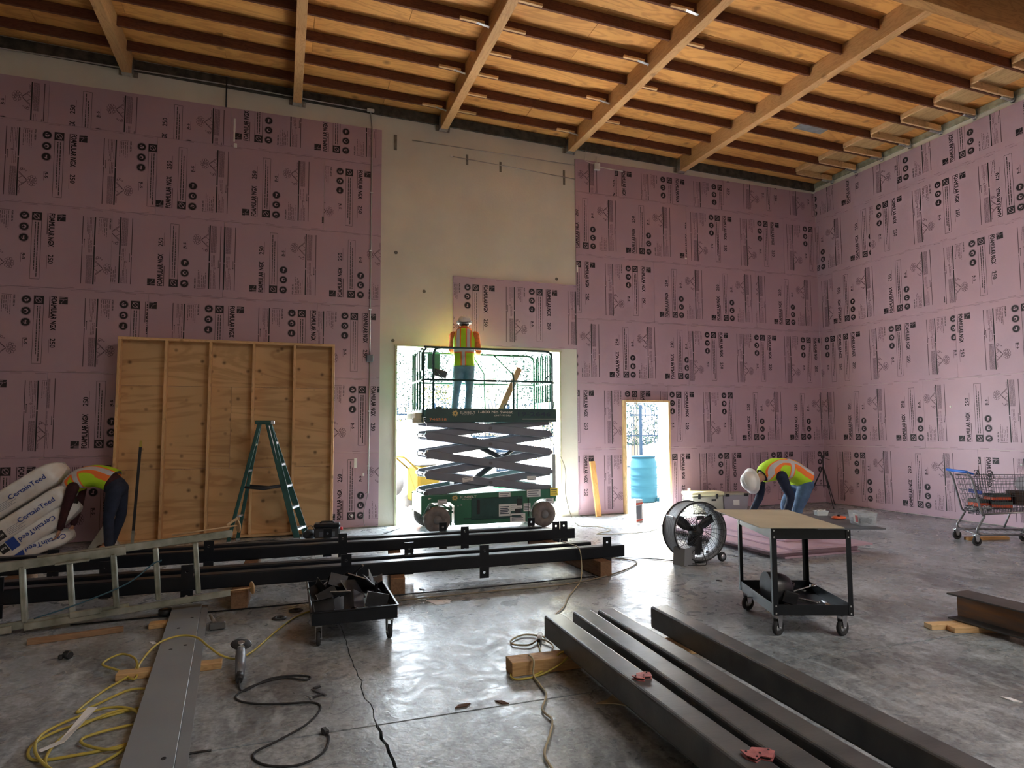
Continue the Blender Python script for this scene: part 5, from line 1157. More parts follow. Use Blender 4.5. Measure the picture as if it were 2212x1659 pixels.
# ================================================================ bags of insulation
M_BAG = mat('bag_film', (.92, .93, .93, 1), .32, var=.25, vscale=5, bump=.7, bscale=9, col2=(.72, .66, .60, 1), spec=.6)
M_BLUE = mat('print_blue', (.02, .06, .32, 1), .5)
def bag(cx, cz, cy, ang, L_, th, dp, label, flip=False, blue=True):
    """plastic-wrapped batt bag: cushion shape with gathered end, lettering on the face towards the room"""
    t = thing('insulation_bag', label, 'bag', (cx, cy, cz), 0, 'wrapped insulation bags piled at the far left', rot=(0, -ang, 0))
    m = MB(); rg_ = []; n_ = 28; rb = random.Random(int(cz*1000))
    for i in range(15):
        u = i/14; x = -L_/2+L_*u; e = min(1, (min(u, 1-u)*7+.12))**.5
        pts = []
        for k in range(n_):
            a = 2*PI*k/n_; c_, s_ = math.cos(a), math.sin(a); p_ = .30
            yy = math.copysign(abs(c_)**p_, c_)*dp/2*e; zz = math.copysign(abs(s_)**p_, s_)*th/2*(e*.94+.06)
            w_ = .008*math.sin(9*a+3*u*6)+rb.uniform(-.004, .004); pts.append(Vector((x+rb.uniform(-.006, .006), yy*(1+w_), zz*(1+w_*1.5))))
        rg_.append(pts)
    m.rings(rg_); o = m.build('wrapping', M_BAG, t); sb = o.modifiers.new('s', 'SUBSURF'); sb.levels = sb.render_levels = 1
    p = MB(); y_ = -dp/2-.006
    sg = -1 if flip else 1
    M = Matrix.Translation((0, y_, 0)) @ Matrix.Rotation(PI/2, 4, 'X') @ Matrix.Rotation(PI if flip else 0, 4, 'Z')
    wt = .46; put_text(p, 'CertainTeed', M @ Matrix.Translation((-.04 if not flip else -.42, -.03 if not flip else -.05, 0)), wt, .062, .012, 0)
    def rc_(x0, z0, x1, z1, mi): p.poly([M @ Vector(q) for q in ((x0, z0, 0), (x1, z0, 0), (x1, z1, 0), (x0, z1, 0))], mi=mi)
    bx0 = -.30 if not flip else .20
    rc_(bx0-.14, -.10, bx0-.03, .04, 0); rc_(bx0-.02, -.09, bx0+.07, .02, 1)
    put_text(p, 'R49', M @ Matrix.Translation((bx0-.005, -.055, .001)), .06, .03, .01, 2)
    for k in range(5): rc_(bx0+.10, -.09+.018*k, bx0+.10+(.2, .16, .22, .13, .19)[k], -.083+.018*k, 3)
    p.build('bag_printing', [M_BLUE, M_DARK, M_WHT, mat('print_grey', (.36, .36, .38, 1), .6)], t)
A_ = .62
bag(-3.18, .78, 10.12, A_, 1.25, .30, .52, 'topmost white insulation bag of the pile at the far left'); bag(-3.07, .49, 10.12, A_, 1.30, .26, .52, 'second insulation bag from the top, blue lettering upright, far left pile')
bag(-3.04, .235, 10.13, A_+.02, 1.34, .24, .50, 'third insulation bag from the top with lettering upside down', True)
bag(-2.98, .10, 10.14, A_-.28, .9, .20, .48, 'lowest insulation bag with the gathered end beside the bending worker', True)
t = thing('plastic_sheet', 'crumpled white plastic sheet on the floor beside the left worker', 'plastic sheet', (-2.25, 10.30, 0))
m = MB().rings([[Vector((x*(1-f)*.18, y*(1-f)*.1, .34*f)) for x, y in ((-1, -1), (1, -1), (1.2, .3), (.3, 1), (-1, .8))] for f in (0, .3, .6, .9)]); m.build('sheet', mat('pale_film', (.62, .62, .58, 1), .5, bump=.5, bscale=9), t)

# ================================================================ conduits and boxes on the back wall
M_CDT = mat('conduit_paint', (.45, .42, .40, 1), .4, .5); M_CDW = mat('white_conduit', (.75, .72, .66, 1), .5)
t = thing('conduit', 'thin electrical conduit running down the pink wall left of the bare bay', 'conduit', (1.36, YB-.018, 0))
MB().tube([(0, 0, .55), (0, 0, 2.72)], .011, 8).tube([(0, 0, 2.84), (0, 0, 6.70), (-.02, 0, 6.9), (-.03, 0, 7.02)], .011, 8).build('pipe', M_CDT, t)
MB().box((0, -.012, 2.78), (.11, .05, .12), ch=.006).build('junction_box', mat('box_grey', (.14, .15, .17, 1), .5, .4), t)
cl = MB()
for z in (1.0, 1.9, 3.6, 4.6, 5.6): cl.box((0, .0, z), (.05, .026, .02))
cl.build('clamps', M_GALV, t); MB().tube(smooth_path([(0, -.01, .60), (-.02, -.03, .5), (-.04, -.03, .42), (-.08, -.02, .2), (-.06, -.06, .03)], 4), .005, 5).tube([(0, -.01, .58), (-.05, -.03, .55)], .004, 5).build('loose_wire', M_GRY, t)
t = thing('conduit', 'thin galvanised conduit running along the top of the back wall at the left', 'conduit', (0, YB-.02, 0))
MB().tube([(-6.5, 0, 7.11), (-3.93, 0, 7.10), (-.9, 0, 7.09), (1.30, 0, 7.03)], .010, 8).build('pipe', M_CDT, t); MB().box((1.33, -.01, 7.03), (.12, .05, .05), ch=.006).build('junction_box', M_CDW, t)
t = thing('pipe', 'thin grey pipe under the roof across the bare bay, upper one', 'pipe', (0, YB+.0, 0)); MB().tube([(2.05, 0, 6.63), (5.17, 0, 6.60)], .008, 6).build('pipe_run', M_CDT, t)
t = thing('pipe', 'thin grey pipe with a white end cap across the bare bay, lower one', 'pipe', (0, YB+.0, 0)); MB().tube([(2.76, 0, 6.44), (5.18, 0, 6.33)], .008, 6).build('pipe_run', M_CDT, t); MB().box((2.75, -.01, 6.44), (.05, .03, .04), ch=.005).build('end_cap', M_CDW, t)
t = thing('junction_box', 'small white junction box with conduit stubs right of the bare bay near the roof', 'junction box', (5.62, YB-.03, 6.62))
MB().box((0, 0, 0), (.12, .05, .14), ch=.008).build('box_body', M_CDW, t); MB().tube([(0, 0, .07), (0, 0, .2)], .010, 8).tube([(.06, 0, -.0), (.56, 0, -.02)], .010, 8).tube([(-.06, 0, .05), (-.25, 0, .08), (-.22, 0, .35)], .005, 6).build('conduit_stub', M_CDW, t)
o = MB().tube([(-.93, YB-.02, 7.2), (-.93, YB-.02, 6.72)], .012, 6).build('hanging_cable', M_DARK); tag(o, 'short black cable stub hanging from the roof edge at the left', 'cable')
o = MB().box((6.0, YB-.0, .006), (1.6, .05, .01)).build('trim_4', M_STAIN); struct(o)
# ================================================================ people
M_SKIN = mat('skin', (.50, .27, .17, 1), .55); M_HAIR = mat('dark_hair', (.02, .014, .01, 1), .7)
def cloth(name, c, sc=20, b=.6, v=.3): return mat(name, c, .85, var=v, vscale=sc, bump=b, bscale=16)
def vest_mat(name, hb, vb):
    """hi-vis cloth: silver tape with orange borders; hb = heights, vb = (lateral, from, to)"""
    m = D.materials.new(name); m.use_nodes = True; nt = m.node_tree; N = nt.nodes; L = nt.links
    b = N['Principled BSDF']; b.inputs['Roughness'].default_value = .7
    at = N.new('ShaderNodeAttribute'); at.attribute_name = 'cloth'; sp = N.new('ShaderNodeSeparateXYZ'); L.new(at.outputs['Vector'], sp.inputs[0])
    def mth(op, a, b_=None, c=None):
        n = N.new('ShaderNodeMath'); n.operation = op
        for i, v in enumerate((a, b_, c)):
            if v is None: continue
            if isinstance(v, (int, float)): n.inputs[i].default_value = v
            else: L.new(v, n.inputs[i])
        return n.outputs[0]
    def band(x, c, w): return mth('LESS_THAN', mth('ABSOLUTE', mth('SUBTRACT', x, c)), w)
    sil = orr = None
    for hgt in hb:
        s1, o1 = band(sp.outputs[1], hgt, .026), band(sp.outputs[1], hgt, .045)
        sil = s1 if sil is None else mth('MAXIMUM', sil, s1); orr = o1 if orr is None else mth('MAXIMUM', orr, o1)
    for x0, t0, t1 in vb:
        rng = mth('MULTIPLY', mth('GREATER_THAN', sp.outputs[1], t0), mth('LESS_THAN', sp.outputs[1], t1))
        s1, o1 = mth('MULTIPLY', band(sp.outputs[0], x0, .026), rng), mth('MULTIPLY', band(sp.outputs[0], x0, .047), rng)
        sil = s1 if sil is None else mth('MAXIMUM', sil, s1); orr = o1 if orr is None else mth('MAXIMUM', orr, o1)
    m1 = N.new('ShaderNodeMix'); m1.data_type = 'RGBA'; m1.inputs[6].default_value = (.50, .80, .02, 1); m1.inputs[7].default_value = (.95, .22, .04, 1); L.new(orr, m1.inputs[0])
    m2 = N.new('ShaderNodeMix'); m2.data_type = 'RGBA'; L.new(m1.outputs[2], m2.inputs[6]); m2.inputs[7].default_value = (.58, .58, .60, 1); L.new(sil, m2.inputs[0])
    L.new(m2.outputs[2], b.inputs['Base Color'])
    tc = N.new('ShaderNodeTexCoord'); n2 = N.new('ShaderNodeTexNoise'); n2.inputs['Scale'].default_value = 9; L.new(tc.outputs['Object'], n2.inputs[0])
    bp = N.new('ShaderNodeBump'); bp.inputs['Strength'].default_value = .7; bp.inputs['Distance'].default_value = .02; L.new(n2.outputs[0], bp.inputs['Height']); L.new(bp.outputs[0], b.inputs['Normal'])
    return m
def limb(mb, pr, n=14):
    pts = [Vector(p) for p, r in pr]; rr = [r for p, r in pr]
    k = 5; sp_ = smooth_path(pts, k); r2_ = []
    for i in range(len(sp_)):
        j = min(i//k, len(rr)-2); f = (i-j*k)/k; r2_.append(rr[j]*(1-f)+rr[j+1]*f)
    mb.tube(sp_, r2_, n)
    for p, r in (pr[0], pr[-1]): mb.sphere(p, r*.99, n=12, m=8)
def hand(mb, w, d, nrm, s=1, curl=.5):
    """palm and five bent fingers; w wrist, d direction of the fingers, nrm = palm side, s = thumb side"""
    w, d, nrm = Vector(w), Vector(d).normalized(), Vector(nrm).normalized(); sd = d.cross(nrm).normalized()*s
    mb.tube([w-d*.02, w+d*.02, w+d*.055, w+d*.09], [.026, .030, .036, .030], 12, flat=.55) if False else None
    R0 = Matrix((d, sd, nrm)).transposed()
    mb.sphere(w+d*.045, 1, n=14, m=8, sc=(.056, .041, .018), R=R0)
    for k, (off, ln) in enumerate(((.030, .072), (.010, .082), (-.010, .076), (-.029, .060))):
        p = w+d*.078+sd*off; q = d.copy(); pts = [p-d*.02, p]; a = 0
        for j in range(3):
            a += curl*(.5, .8, .6)[j]; dd = d*math.cos(a)+nrm*math.sin(a); p = p+dd*ln*(.45, .32, .23)[j]; pts.append(p)
        mb.tube(pts, [.0095, .0095, .009, .0082, .0068], 8); mb.sphere(pts[-1], .0068, n=8, m=5)
    p = w+d*.018+sd*.034; t1 = (sd*.8+d*.6+nrm*.3).normalized(); t2 = (sd*.25+d*.9+nrm*.5).normalized()
    mb.tube([w+d*.01+sd*.015, p, p+t1*.034, p+t1*.034+t2*.028], [.014, .0125, .011, .008], 8); mb.sphere(p+t1*.034+t2*.028, .008, n=8, m=5)
def remesh(o, v, sm=4):
    m = o.modifiers.new('r', 'REMESH'); m.mode = 'VOXEL'; m.voxel_size = v; m.use_smooth_shade = True
    s_ = o.modifiers.new('s', 'SMOOTH'); s_.iterations = sm; s_.factor = .5
def torso(mb, sp_, S, n=16):
    """sp_ = [(centre, half width, half depth)]"""
    rg_ = []
    for i, (c, a, b_) in enumerate(sp_):
        t = (Vector(sp_[min(i+1, len(sp_)-1)][0])-Vector(sp_[max(i-1, 0)][0])).normalized(); B = t.cross(S).normalized()
        rg_.append([Vector(c)+S*a*math.cos(q)+B*b_*math.sin(q) for q in [2*PI*k/n for k in range(n)]])
    mb.rings(rg_)
def person(label, loc, S, spine, head, legs, arms, jacket, trousers, boots, vest, vargs, hat=None, hair=False, hoodie=None, sleeve_cut=None):
    """all joints local to loc. spine: list (centre, a, b) pelvis to neck. head: (centre, crown dir, face dir). legs/arms: joint lists"""
    t = thing('person', label, 'person', loc); S = Vector(S).normalized()
    hc, cr, fc = Vector(head[0]), Vector(head[1]).normalized(), Vector(head[2]).normalized(); fc = (fc-cr*fc.dot(cr)).normalized(); er = cr.cross(fc)
    RH = Matrix((er, fc, cr)).transposed()
    b = MB()
    torso(b, [(c, a*.88, d*.86) for c, a, d in spine], S)
    b.sphere(hc+cr*.02, 1, n=20, m=12, sc=(.076, .094, .112), R=RH); b.sphere(hc-cr*.055+fc*.03, 1, n=16, m=10, sc=(.055, .060, .060), R=RH)
    b.tube([Vector(spine[-1][0])-cr*.02, hc-cr*.06-fc*.015], [.062, .055], 14)
    b.tube([hc+cr*.015+fc*.088, hc-cr*.012+fc*.108, hc-cr*.028+fc*.100], [.009, .013, .014], 8)            # nose
    b.sphere(hc-cr*.052+fc*.082, 1, n=10, m=6, sc=(.026, .012, .009), R=RH)                               # lips
    for s_ in (-1, 1): b.sphere(hc+er*s_*.078-fc*.005, 1, n=10, m=6, sc=(.010, .020, .032), R=RH)
    for L_ in legs: limb(b, [(L_[0], .075), (L_[1], .050), (L_[2], .036)])
    for L_ in legs: b.tube([Vector(L_[2]), Vector(L_[2])+Vector(L_[3]).normalized()*.10-Vector((0, 0, .03))], [.035, .03], 10)
    for A in arms: limb(b, [(A[0], .046), (A[1], .037), (A[2], .026)]); hand(b, A[2], A[3], A[4], A[5], A[6])
    o = b.build('body', M_SKIN, t); remesh(o, .0085, 3)
    e = MB()
    for s_ in (-1, 1): e.sphere(hc+er*s_*.031+cr*.012+fc*.084, .0125, n=10, m=6); e.sphere(hc+er*s_*.031+cr*.012+fc*.093, .0065, n=8, m=5, mi=1)
    e.build('eyes', [M_WHT, M_DARK], t)
    j = MB(); torso(j, spine, S)
    for A in arms:
        d_ = (Vector(A[2])-Vector(A[1])).normalized(); limb(j, [(A[0], .075), (Vector(A[0]).lerp(Vector(A[1]), .5), .064), (A[1], .053), (Vector(A[2])-d_*.02, .040)])
    if hoodie: j.tube(smooth_path([hc-cr*.10+fc*.08, hc-cr*.11+er*.085, hc-cr*.075-fc*.085, hc-cr*.11-er*.085, hc-cr*.10+fc*.08], 5), .045, 10)
    o = j.build('jacket', jacket, t); remesh(o, .014, 3)
    p = MB(); torso(p, [(spine[0][0], spine[0][1]*1.02, spine[0][2]*1.04), (Vector(spine[0][0]).lerp(Vector(spine[1][0]), .45), spine[0][1]*1.0, spine[0][2]*1.0)], S)
    for L_ in legs: limb(p, [(L_[0], .100), (Vector(L_[0]).lerp(Vector(L_[1]), .5), .088), (L_[1], .066), (Vector(L_[1]).lerp(Vector(L_[2]), .55), .062), (Vector(L_[2])+Vector((0, 0, .0)), .058)])
    p.sphere(spine[0][0], 1, n=16, m=10, sc=(.14, .13, .12)) if False else None
    hp = (Vector(legs[0][0])+Vector(legs[1][0]))/2; limb(p, [(legs[0][0], .105), (hp, .11), (legs[1][0], .105)])
    o = p.build('trousers', trousers, t); remesh(o, .014, 3)
    for L_ in legs:
        f = Vector(L_[3]).normalized(); a_ = Vector(L_[2]); g_ = a_.z-.085; bt = MB()
        bt.tube([a_+Vector((0, 0, .02)), a_+Vector((0, 0, -.04)), a_+f*.02+Vector((0, 0, -.055))], [.052, .050, .045], 12); R0 = Matrix((f, Vector((-f.y, f.x, 0)), Vector((0, 0, 1)))).transposed()
        bt.sphere(a_+f*.06+Vector((0, 0, -.055)), 1, n=16, m=8, sc=(.135, .048, .038), R=R0); bt.box(a_+f*.055+Vector((0, 0, -.075)), (.26, .085, .02), rot=R0, ch=.008)
        o = bt.build('boot', boots, t)
    # vest
    v = MB(); v.uv = []; n_ = 48; vs, ks = vargs['rings'], 5
    cs_ = smooth_path([q[0] for q in vs], ks); N_ = len(cs_); tt = 0; prev = None
    for i, c in enumerate(cs_):
        jx = min(i//ks, len(vs)-2); f = (i-jx*ks)/ks; a = vs[jx][1]*(1-f)+vs[jx+1][1]*f; d = vs[jx][2]*(1-f)+vs[jx+1][2]*f
        tg = (cs_[min(i+1, N_-1)]-cs_[max(i-1, 0)]).normalized(); B = -tg.cross(S).normalized()*vargs.get('back', 1)
        if prev is not None: tt += (c-prev).length
        prev = c
        for k in range(n_+1):
            q = -PI+2*PI*k/n_; ca_, sa_ = math.cos(q), math.sin(q); w_ = 1+.02*math.sin(7*q+i*.4)
            v.v.append(tuple(c+S*a*math.copysign(abs(sa_)**.85, sa_)*w_+B*d*math.copysign(abs(ca_)**.85, ca_)*w_)); v.uv.append((math.copysign(abs(sa_)**.85, sa_)*a if abs(q) < PI/2 else math.copysign(a*(1+.9*(abs(q)-PI/2)), q), tt, 0))
    for i in range(N_-1):
        for k in range(n_): v.quad(i*(n_+1)+k, i*(n_+1)+k+1, (i+1)*(n_+1)+k+1, (i+1)*(n_+1)+k, sm=True)
    o = v.build('safety_vest', vest, t); so_ = o.modifiers.new('s', 'SOLIDIFY'); so_.thickness = .006
    if hat:
        h = MB(); HM = Matrix.Translation(hc+cr*.015-fc*.005) @ RH.to_4x4() @ Matrix.Diagonal((1, 1.14, 1, 1))
        h.lathe([(.150 if hat == 'full' else .120, -.012), (.148 if hat == 'full' else .122, -.004), (.116, .004), (.114, .035), (.105, .065), (.085, .095), (.055, .113), (.02, .121), (.001, .122)], HM, 36)
        for k in (-1, 0, 1): h.tube([HM @ Vector((k*.022, .105*math.cos(q), .02+.105*math.sin(q))) for q in [.3+2.5*i/10 for i in range(11)]], .006, 6)
        if hat != 'full': h.box(HM @ Vector((0, .12, 0)), (.14, .05, .008), rot=RH, ch=.003)
        h.build('hard_hat', mat('hat_white', (.80, .80, .79, 1), .35), t)
        if hat == 'strap':
            s2 = MB(); s2.tube([HM @ Vector((.124*math.cos(q), .124*math.sin(q), .012+.014*math.cos(q*2))) for q in [2*PI*k/32 for k in range(32)]], .007, 6, closed=True)
            for s_ in (-1, 1): s2.tube(smooth_path([HM @ Vector((s_*.118, -.02, .02)), HM @ Vector((s_*.095, -.05, -.05)), hc-cr*.10-fc*.02+er*s_*.055], 4), .004, 5)
            s2.build('goggle_strap', M_DARK, t)
    hr_ = MB(); hr_.sphere(hc+cr*(.03 if not hat else -.0)-fc*.02, 1, n=18, m=10, sc=(.084, .095, .108 if not hat else .05), R=RH); hr_.build('hair', M_HAIR, t)
    return t
V = Vector
# ---- worker on the lift platform, seen from behind, turned a little to the right
F_ = V((.35, .94, 0)).normalized(); S_ = V((.94, -.35, 0)).normalized()
def at_(s, f, z): return S_*s+F_*f+V((0, 0, z))
sp_ = [(at_(0, 0, .84), .155, .115), (at_(0, .0, .98), .145, .105), (at_(0, -.005, 1.12), .155, .115), (at_(0, -.01, 1.27), .175, .12), (at_(0, -.005, 1.36), .165, .10), (at_(0, .01, 1.42), .075, .07)]
vr = [(at_(0, .0, .82), .180, .135), (at_(0, 0, .95), .168, .128), (at_(0, -.005, 1.12), .175, .132), (at_(0, -.01, 1.26), .188, .138), (at_(0, -.005, 1.36), .160, .118), (at_(0, .01, 1.40), .12, .10)]
vm = vest_mat('vest_lift', [.26], [(0, 0, .24), (-.085, .27, .8), (.085, .27, .8)])
person('person in orange hoodie, yellow vest and white hard hat standing on the lift platform', (2.83, 10.36, 1.816), S_, sp_,
       (at_(.0, .04, 1.53), V((0, -.05, 1)), F_),
       [[at_(-.085, 0, .82), at_(-.125, .01, .44), at_(-.16, -.03, .085), F_+S_*-.5], [at_(.085, 0, .82), at_(.085, .03, .44), at_(.06, -.02, .085), F_]],
       [[at_(-.175, 0, 1.33), at_(-.21, .08, 1.09), at_(-.10, .27, 1.10), F_+V((0, 0, .2)), V((0, 0, -1)), 1, .7], [at_(.185, 0, 1.33), at_(.235, .04, 1.07), at_(.19, .26, 1.05), F_+V((0, 0, .2)), V((0, 0, -1)), -1, .7]],
       cloth('orange_hoodie', (.85, .22, .05, 1)), cloth('faded_jeans', (.20, .33, .42, 1), 12), mat('work_boot', (.12, .08, .05, 1), .7), vm, {'rings': vr}, hat='strap', hoodie=True)
# ---- worker bending over the foam sheets on the right, facing left
S_ = V((.10, .995, 0)).normalized()
sp_ = [(V((.30, 0, .70)), .155, .125), (V((.20, 0, .80)), .15, .12), (V((.06, 0, .875)), .165, .12), (V((-.12, 0, .885)), .185, .12), (V((-.26, 0, .845)), .16, .10), (V((-.36, -.0, .80)), .07, .07)]
vr = [(V((.33, 0, .73)), .185, .15), (V((.22, 0, .80)), .178, .145), (V((.06, 0, .875)), .188, .142), (V((-.12, 0, .885)), .20, .142), (V((-.25, 0, .85)), .175, .125), (V((-.355, 0, .80)), .09, .09)]
person('person in white hard hat, yellow vest and jeans bending down over the pink foam sheets', (6.33, 7.02, .163), S_, sp_,
       (V((-.545, -.03, .735)), V((-1, -.05, -.02)), V((0, -.35, -1))),
       [[V((.29, -.09, .68)), V((.10, -.13, .37)), V((.02, -.12, .085)), V((-1, -.1, 0))], [V((.29, .09, .68)), V((.16, .16, .37)), V((.26, .14, .085)), V((-1, .2, 0))]],
       [[V((-.20, -.19, .80)), V((-.10, -.22, .52)), V((-.20, -.20, .27)), V((-.5, 0, -1)), V((-1, 0, .4)), 1, .5], [V((-.22, .18, .79)), V((-.22, .22, .50)), V((-.42, .16, .29)), V((-.7, 0, -1)), V((-1, 0, .5)), -1, .5]],
       cloth('navy_shirt', (.012, .020, .05, 1)), cloth('blue_jeans', (.07, .13, .24, 1), 12), mat('tan_boot', (.30, .19, .10, 1), .7), vest_mat('vest_right', [.36], [(.14, 0, .9), (-.14, 0, .9)]), {'rings': vr}, hat='full')
# ---- worker bending at the left beside the plywood wall section
S_ = V((.22, .975, 0)).normalized()
sp_ = [(V((.02, 0, .84)), .155, .13), (V((-.08, 0, .95)), .15, .125), (V((-.22, 0, 1.0)), .165, .125), (V((-.36, 0, .97)), .185, .12), (V((-.47, 0, .89)), .16, .10), (V((-.53, 0, .80)), .07, .07)]
vr = [(V((-.02, 0, .93)), .175, .15), (V((-.10, 0, .97)), .172, .148), (V((-.22, 0, 1.0)), .182, .145), (V((-.36, 0, .97)), .198, .14), (V((-.46, 0, .90)), .175, .125), (V((-.53, 0, .82)), .09, .09)]
person('person in maroon sleeves, yellow vest and dark jeans bending down left of the plywood wall', (-2.10, 10.06, 0), S_, sp_,
       (V((-.52, .03, .68)), V((-.35, 0, -.93)), V((-.9, .2, .1))),
       [[V((.02, -.09, .82)), V((-.03, -.10, .44)), V((-.02, -.09, .085)), V((-1, -.3, 0))], [V((.05, .10, .82)), V((.06, .14, .44)), V((-.05, .16, .085)), V((-1, .1, 0))]],
       [[V((-.43, -.19, .86)), V((-.50, -.20, .58)), V((-.56, -.16, .33)), V((-.3, 0, -1)), V((-1, 0, .3)), 1, .5], [V((-.43, .19, .86)), V((-.46, .22, .58)), V((-.50, .16, .34)), V((-.3, 0, -1)), V((-1, 0, .3)), -1, .5]],
       cloth('maroon_shirt', (.045, .010, .014, 1)), cloth('dark_jeans', (.016, .024, .05, 1), 12), mat('dark_boot', (.05, .03, .025, 1), .7), vest_mat('vest_left', [.36], [(.13, 0, .9), (-.13, 0, .9)]), {'rings': vr}, hair=True)
# ================================================================ outside
struct(MB().box((6, 31, -.07), (60, 39.5, .12)).build('pavement', M_ASPH))
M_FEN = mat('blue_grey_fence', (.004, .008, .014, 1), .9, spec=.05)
fn = thing('picket_fence', 'tall steel picket fence with bent tops across the yard outside', 'fence', (8, 19.5, 0))
pk = MB().tube([(0, 0, .08), (0, 0, 2.25), (0, .06, 2.38), (0, .22, 2.52)], .011, 5).mesh('picket', M_FEN)
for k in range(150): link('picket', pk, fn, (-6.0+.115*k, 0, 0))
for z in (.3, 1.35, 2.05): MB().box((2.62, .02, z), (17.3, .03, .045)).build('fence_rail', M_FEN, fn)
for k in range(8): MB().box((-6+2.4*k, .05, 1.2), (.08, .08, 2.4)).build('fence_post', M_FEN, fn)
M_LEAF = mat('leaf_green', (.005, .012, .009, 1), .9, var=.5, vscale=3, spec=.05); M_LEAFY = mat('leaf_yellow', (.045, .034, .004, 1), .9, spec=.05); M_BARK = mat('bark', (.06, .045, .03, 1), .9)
def tree(x, y, h, r, seed, label, m):
    rt = random.Random(seed); t = thing('tree', label, 'tree', (x, y, 0), 0, 'trees beyond the yard fence')
    MB().tube([(0, 0, 0), (.1, 0, h*.3), (0, .1, h*.7)], [r*.09, r*.07, r*.03], 8).build('trunk', M_BARK, t)
    lf = MB()
    for k in range(7000 if r > 2 else 1100):
        th, u = rt.uniform(0, 2*PI), rt.uniform(-1, 1); rad = r*(.55+.45*rt.random()**.5)*(1+.25*math.sin(3*th+seed)); c = V((math.cos(th)*math.sqrt(1-u*u)*rad, math.sin(th)*math.sqrt(1-u*u)*rad, h*.56+u*h*.46))
        a = V((rt.uniform(-1, 1), rt.uniform(-1, 1), rt.uniform(-1, 1))).normalized()*(.070 if r > 2 else .04); b = a.orthogonal().normalized()*(.045 if r > 2 else .028)
        lf.poly([c-a, c+b, c+a, c-b])
    o = lf.build('foliage', m, t); o['kind'] = 'stuff'
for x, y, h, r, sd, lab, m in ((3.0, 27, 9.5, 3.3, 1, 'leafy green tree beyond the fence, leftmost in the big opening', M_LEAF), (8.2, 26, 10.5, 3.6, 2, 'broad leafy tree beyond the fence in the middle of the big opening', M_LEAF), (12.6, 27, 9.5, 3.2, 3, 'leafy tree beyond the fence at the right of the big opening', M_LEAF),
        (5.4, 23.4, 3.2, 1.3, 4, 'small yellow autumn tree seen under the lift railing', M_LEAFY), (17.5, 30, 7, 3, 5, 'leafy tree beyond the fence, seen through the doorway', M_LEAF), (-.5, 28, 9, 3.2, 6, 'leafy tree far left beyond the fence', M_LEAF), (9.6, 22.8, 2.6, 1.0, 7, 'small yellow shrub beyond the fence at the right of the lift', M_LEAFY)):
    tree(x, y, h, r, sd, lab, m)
# blue barrel outside the door
t = thing('barrel', 'light blue plastic barrel standing outside the doorway', 'barrel', (7.50, 12.55, 0))
pr = [(.26, 0), (.285, .03)]
for z in (.12, .30, .36, .52, .58, .74): pr += [(.29, z-.02), (.305, z), (.29, z+.02)]
pr += [(.285, .86), (.25, .93), (.245, .96)]
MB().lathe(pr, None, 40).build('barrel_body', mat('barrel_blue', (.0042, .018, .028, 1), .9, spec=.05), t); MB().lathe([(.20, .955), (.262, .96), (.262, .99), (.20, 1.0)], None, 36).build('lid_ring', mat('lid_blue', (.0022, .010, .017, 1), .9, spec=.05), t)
t = thing('blue_tool', 'pale blue tool lying on the ground right of the barrel', 'tool', (7.9, 12.3, 0), .2)
MB().box((0, 0, .06), (.5, .12, .08), ch=.01).build('tool_body', MATS['barrel_blue'], t); MB().cyl((-.25, 0, .10), (.5, .1, .13), .015, n=8).build('shaft', MATS['barrel_blue'], t)
# pale parked van far left and loading clutter
t = thing('parked_van', 'white van roof and side parked outside left of the lift', 'van', (3.4, 16.5, 0), .05)
MB().prism([(-1.6, .35), (1.7, .35), (1.7, 1.05), (1.25, 1.2), (.7, 1.75), (-1.4, 1.8), (-1.6, 1.4)], -.85, .85, Mx((0, 0, 0), (PI/2, 0, 0))).build('van_body', mat('van_white', (.7, .7, .7, 1), .3), t)
for x in (-1.0, 1.15):
    for y in (-.84, .84): MB().lathe([(.1, -.1), (.32, -.1), (.32, .1), (.1, .1)], Mx((x, y, .32), (PI/2, 0, 0)), 20).build('tyre', M_RUB, t)
MB().prism([(.72, 1.22), (1.18, 1.2), (.72, 1.66)], -.86, .86, Mx((0, 0, 0), (PI/2, 0, 0))).box((-.2, -.855, 1.42), (1.4, .01, .36)).build('windows', M_DARK, t)
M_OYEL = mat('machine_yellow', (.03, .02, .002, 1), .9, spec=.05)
t = thing('yellow_machine', 'small yellow machine standing in the yard at the left jamb', 'machine', (2.75, 13.2, 0), .3)
MB().box((0, 0, .5), (.5, .5, .7), ch=.04).build('housing', M_OYEL, t); MB().box((0, 0, .92), (.4, .4, .12), ch=.02).cyl((.15, .1, .95), (.15, .1, 1.25), .04, n=10).build('engine', M_DARK, t); MB().tube(round_path([(-.25, -.2, .8), (-.55, -.2, 1.05), (-.55, .2, 1.05), (-.25, .2, .8)], .05), .02, 8).build('handle', M_OYEL, t)
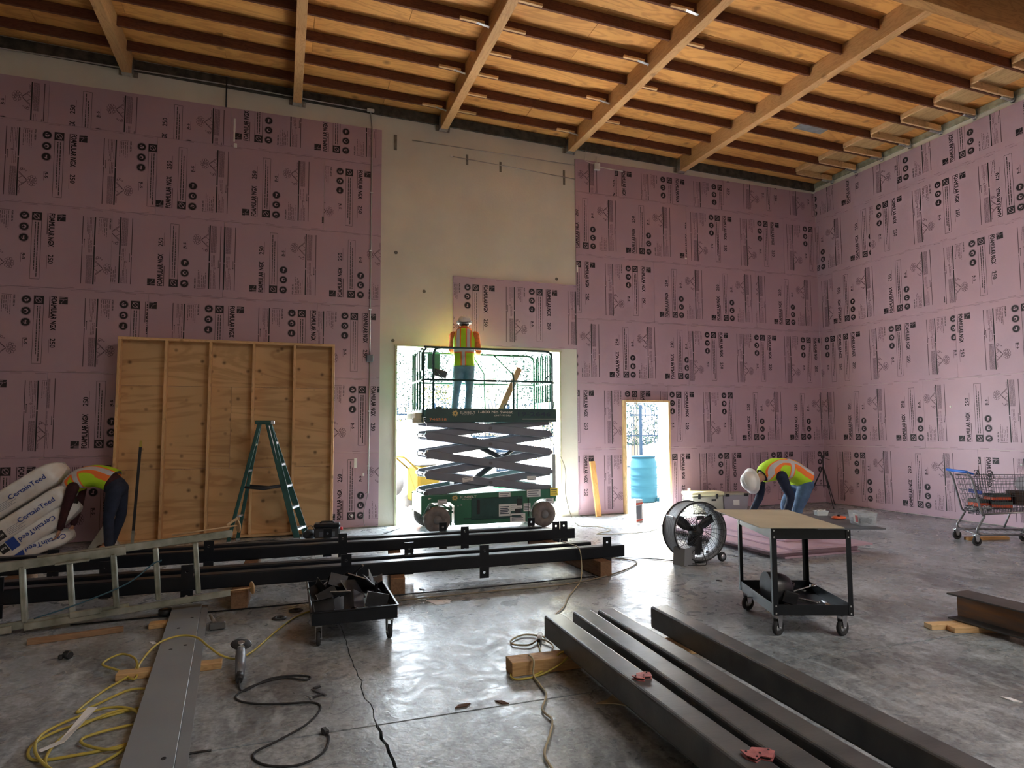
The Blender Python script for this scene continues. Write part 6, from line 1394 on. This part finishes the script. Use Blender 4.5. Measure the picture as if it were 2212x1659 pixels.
for x, y in ((-.2, -.28), (.2, -.28), (-.2, .28), (.2, .28)): MB().lathe([(.03, -.04), (.14, -.04), (.14, .04), (.03, .04)], Mx((x, y, .14), (PI/2, 0, 0)), 16).build('wheel', M_RUB, t)
rq2 = random.Random(8)
for k in range(7):
    x = 3.1+.42*k+rq2.uniform(-.1, .1); y = 14.6+rq2.uniform(-.5, .8); h = rq2.uniform(.3, .75)
    t = thing('crate', ('wooden crate', 'pink wrapped bundle', 'yellowish crate', 'white crate', 'grey crate', 'tall pale crate', 'low pale crate')[k]+' outside behind the scissor lift arms', 'crate', (x, y, 0), rq2.uniform(-.4, .4), 'crates and bundles in the yard')
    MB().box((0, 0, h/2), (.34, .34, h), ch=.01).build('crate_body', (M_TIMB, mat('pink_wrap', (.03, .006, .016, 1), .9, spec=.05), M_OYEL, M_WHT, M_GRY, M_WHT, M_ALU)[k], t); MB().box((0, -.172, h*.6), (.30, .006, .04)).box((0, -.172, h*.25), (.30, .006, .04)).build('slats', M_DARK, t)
t = thing('orange_hose', 'orange hose coiled on the ground at the left jamb outside', 'hose', (2.35, 11.75, 0))
MB().tube([(.16*math.cos(a), .16*math.sin(a), .02+.012*a) for a in [k*.35 for k in range(60)]], .011, 6).build('coil', mat('hose_orange', (.45, .10, .02, 1), .5), t)
t = thing('flatbed_truck', 'dark flatbed truck beyond the fence in the yard', 'truck', (6.3, 21.6, 0))
MB().box((0, 0, .9), (3.4, 1.4, .2), ch=.03).box((-1.9, 0, 1.2), (1.1, 1.4, 1.3), ch=.1).build('truck_body', M_FEN, t)
for x in (-1.8, 1.0):
    for y in (-.65, .65): MB().lathe([(.1, -.1), (.38, -.1), (.38, .1), (.1, .1)], Mx((x, y, .38), (PI/2, 0, 0)), 16).build('tyre', M_RUB, t)
# building far behind, seen above the fence through the door
t = thing('far_building', 'pale building with square windows far off, seen through the doorway', 'building', (19.5, 34, 0))
MB().box((0, 0, 2.2), (12, 4, 4.4)).build('wall', mat('far_wall', (.5, .42, .42, 1), .8), t)
for k in range(5): MB().box((-4.5+2.2*k, -2.02, 3.0), (1.2, .06, 1.1)).build('window', M_GRYB, t)
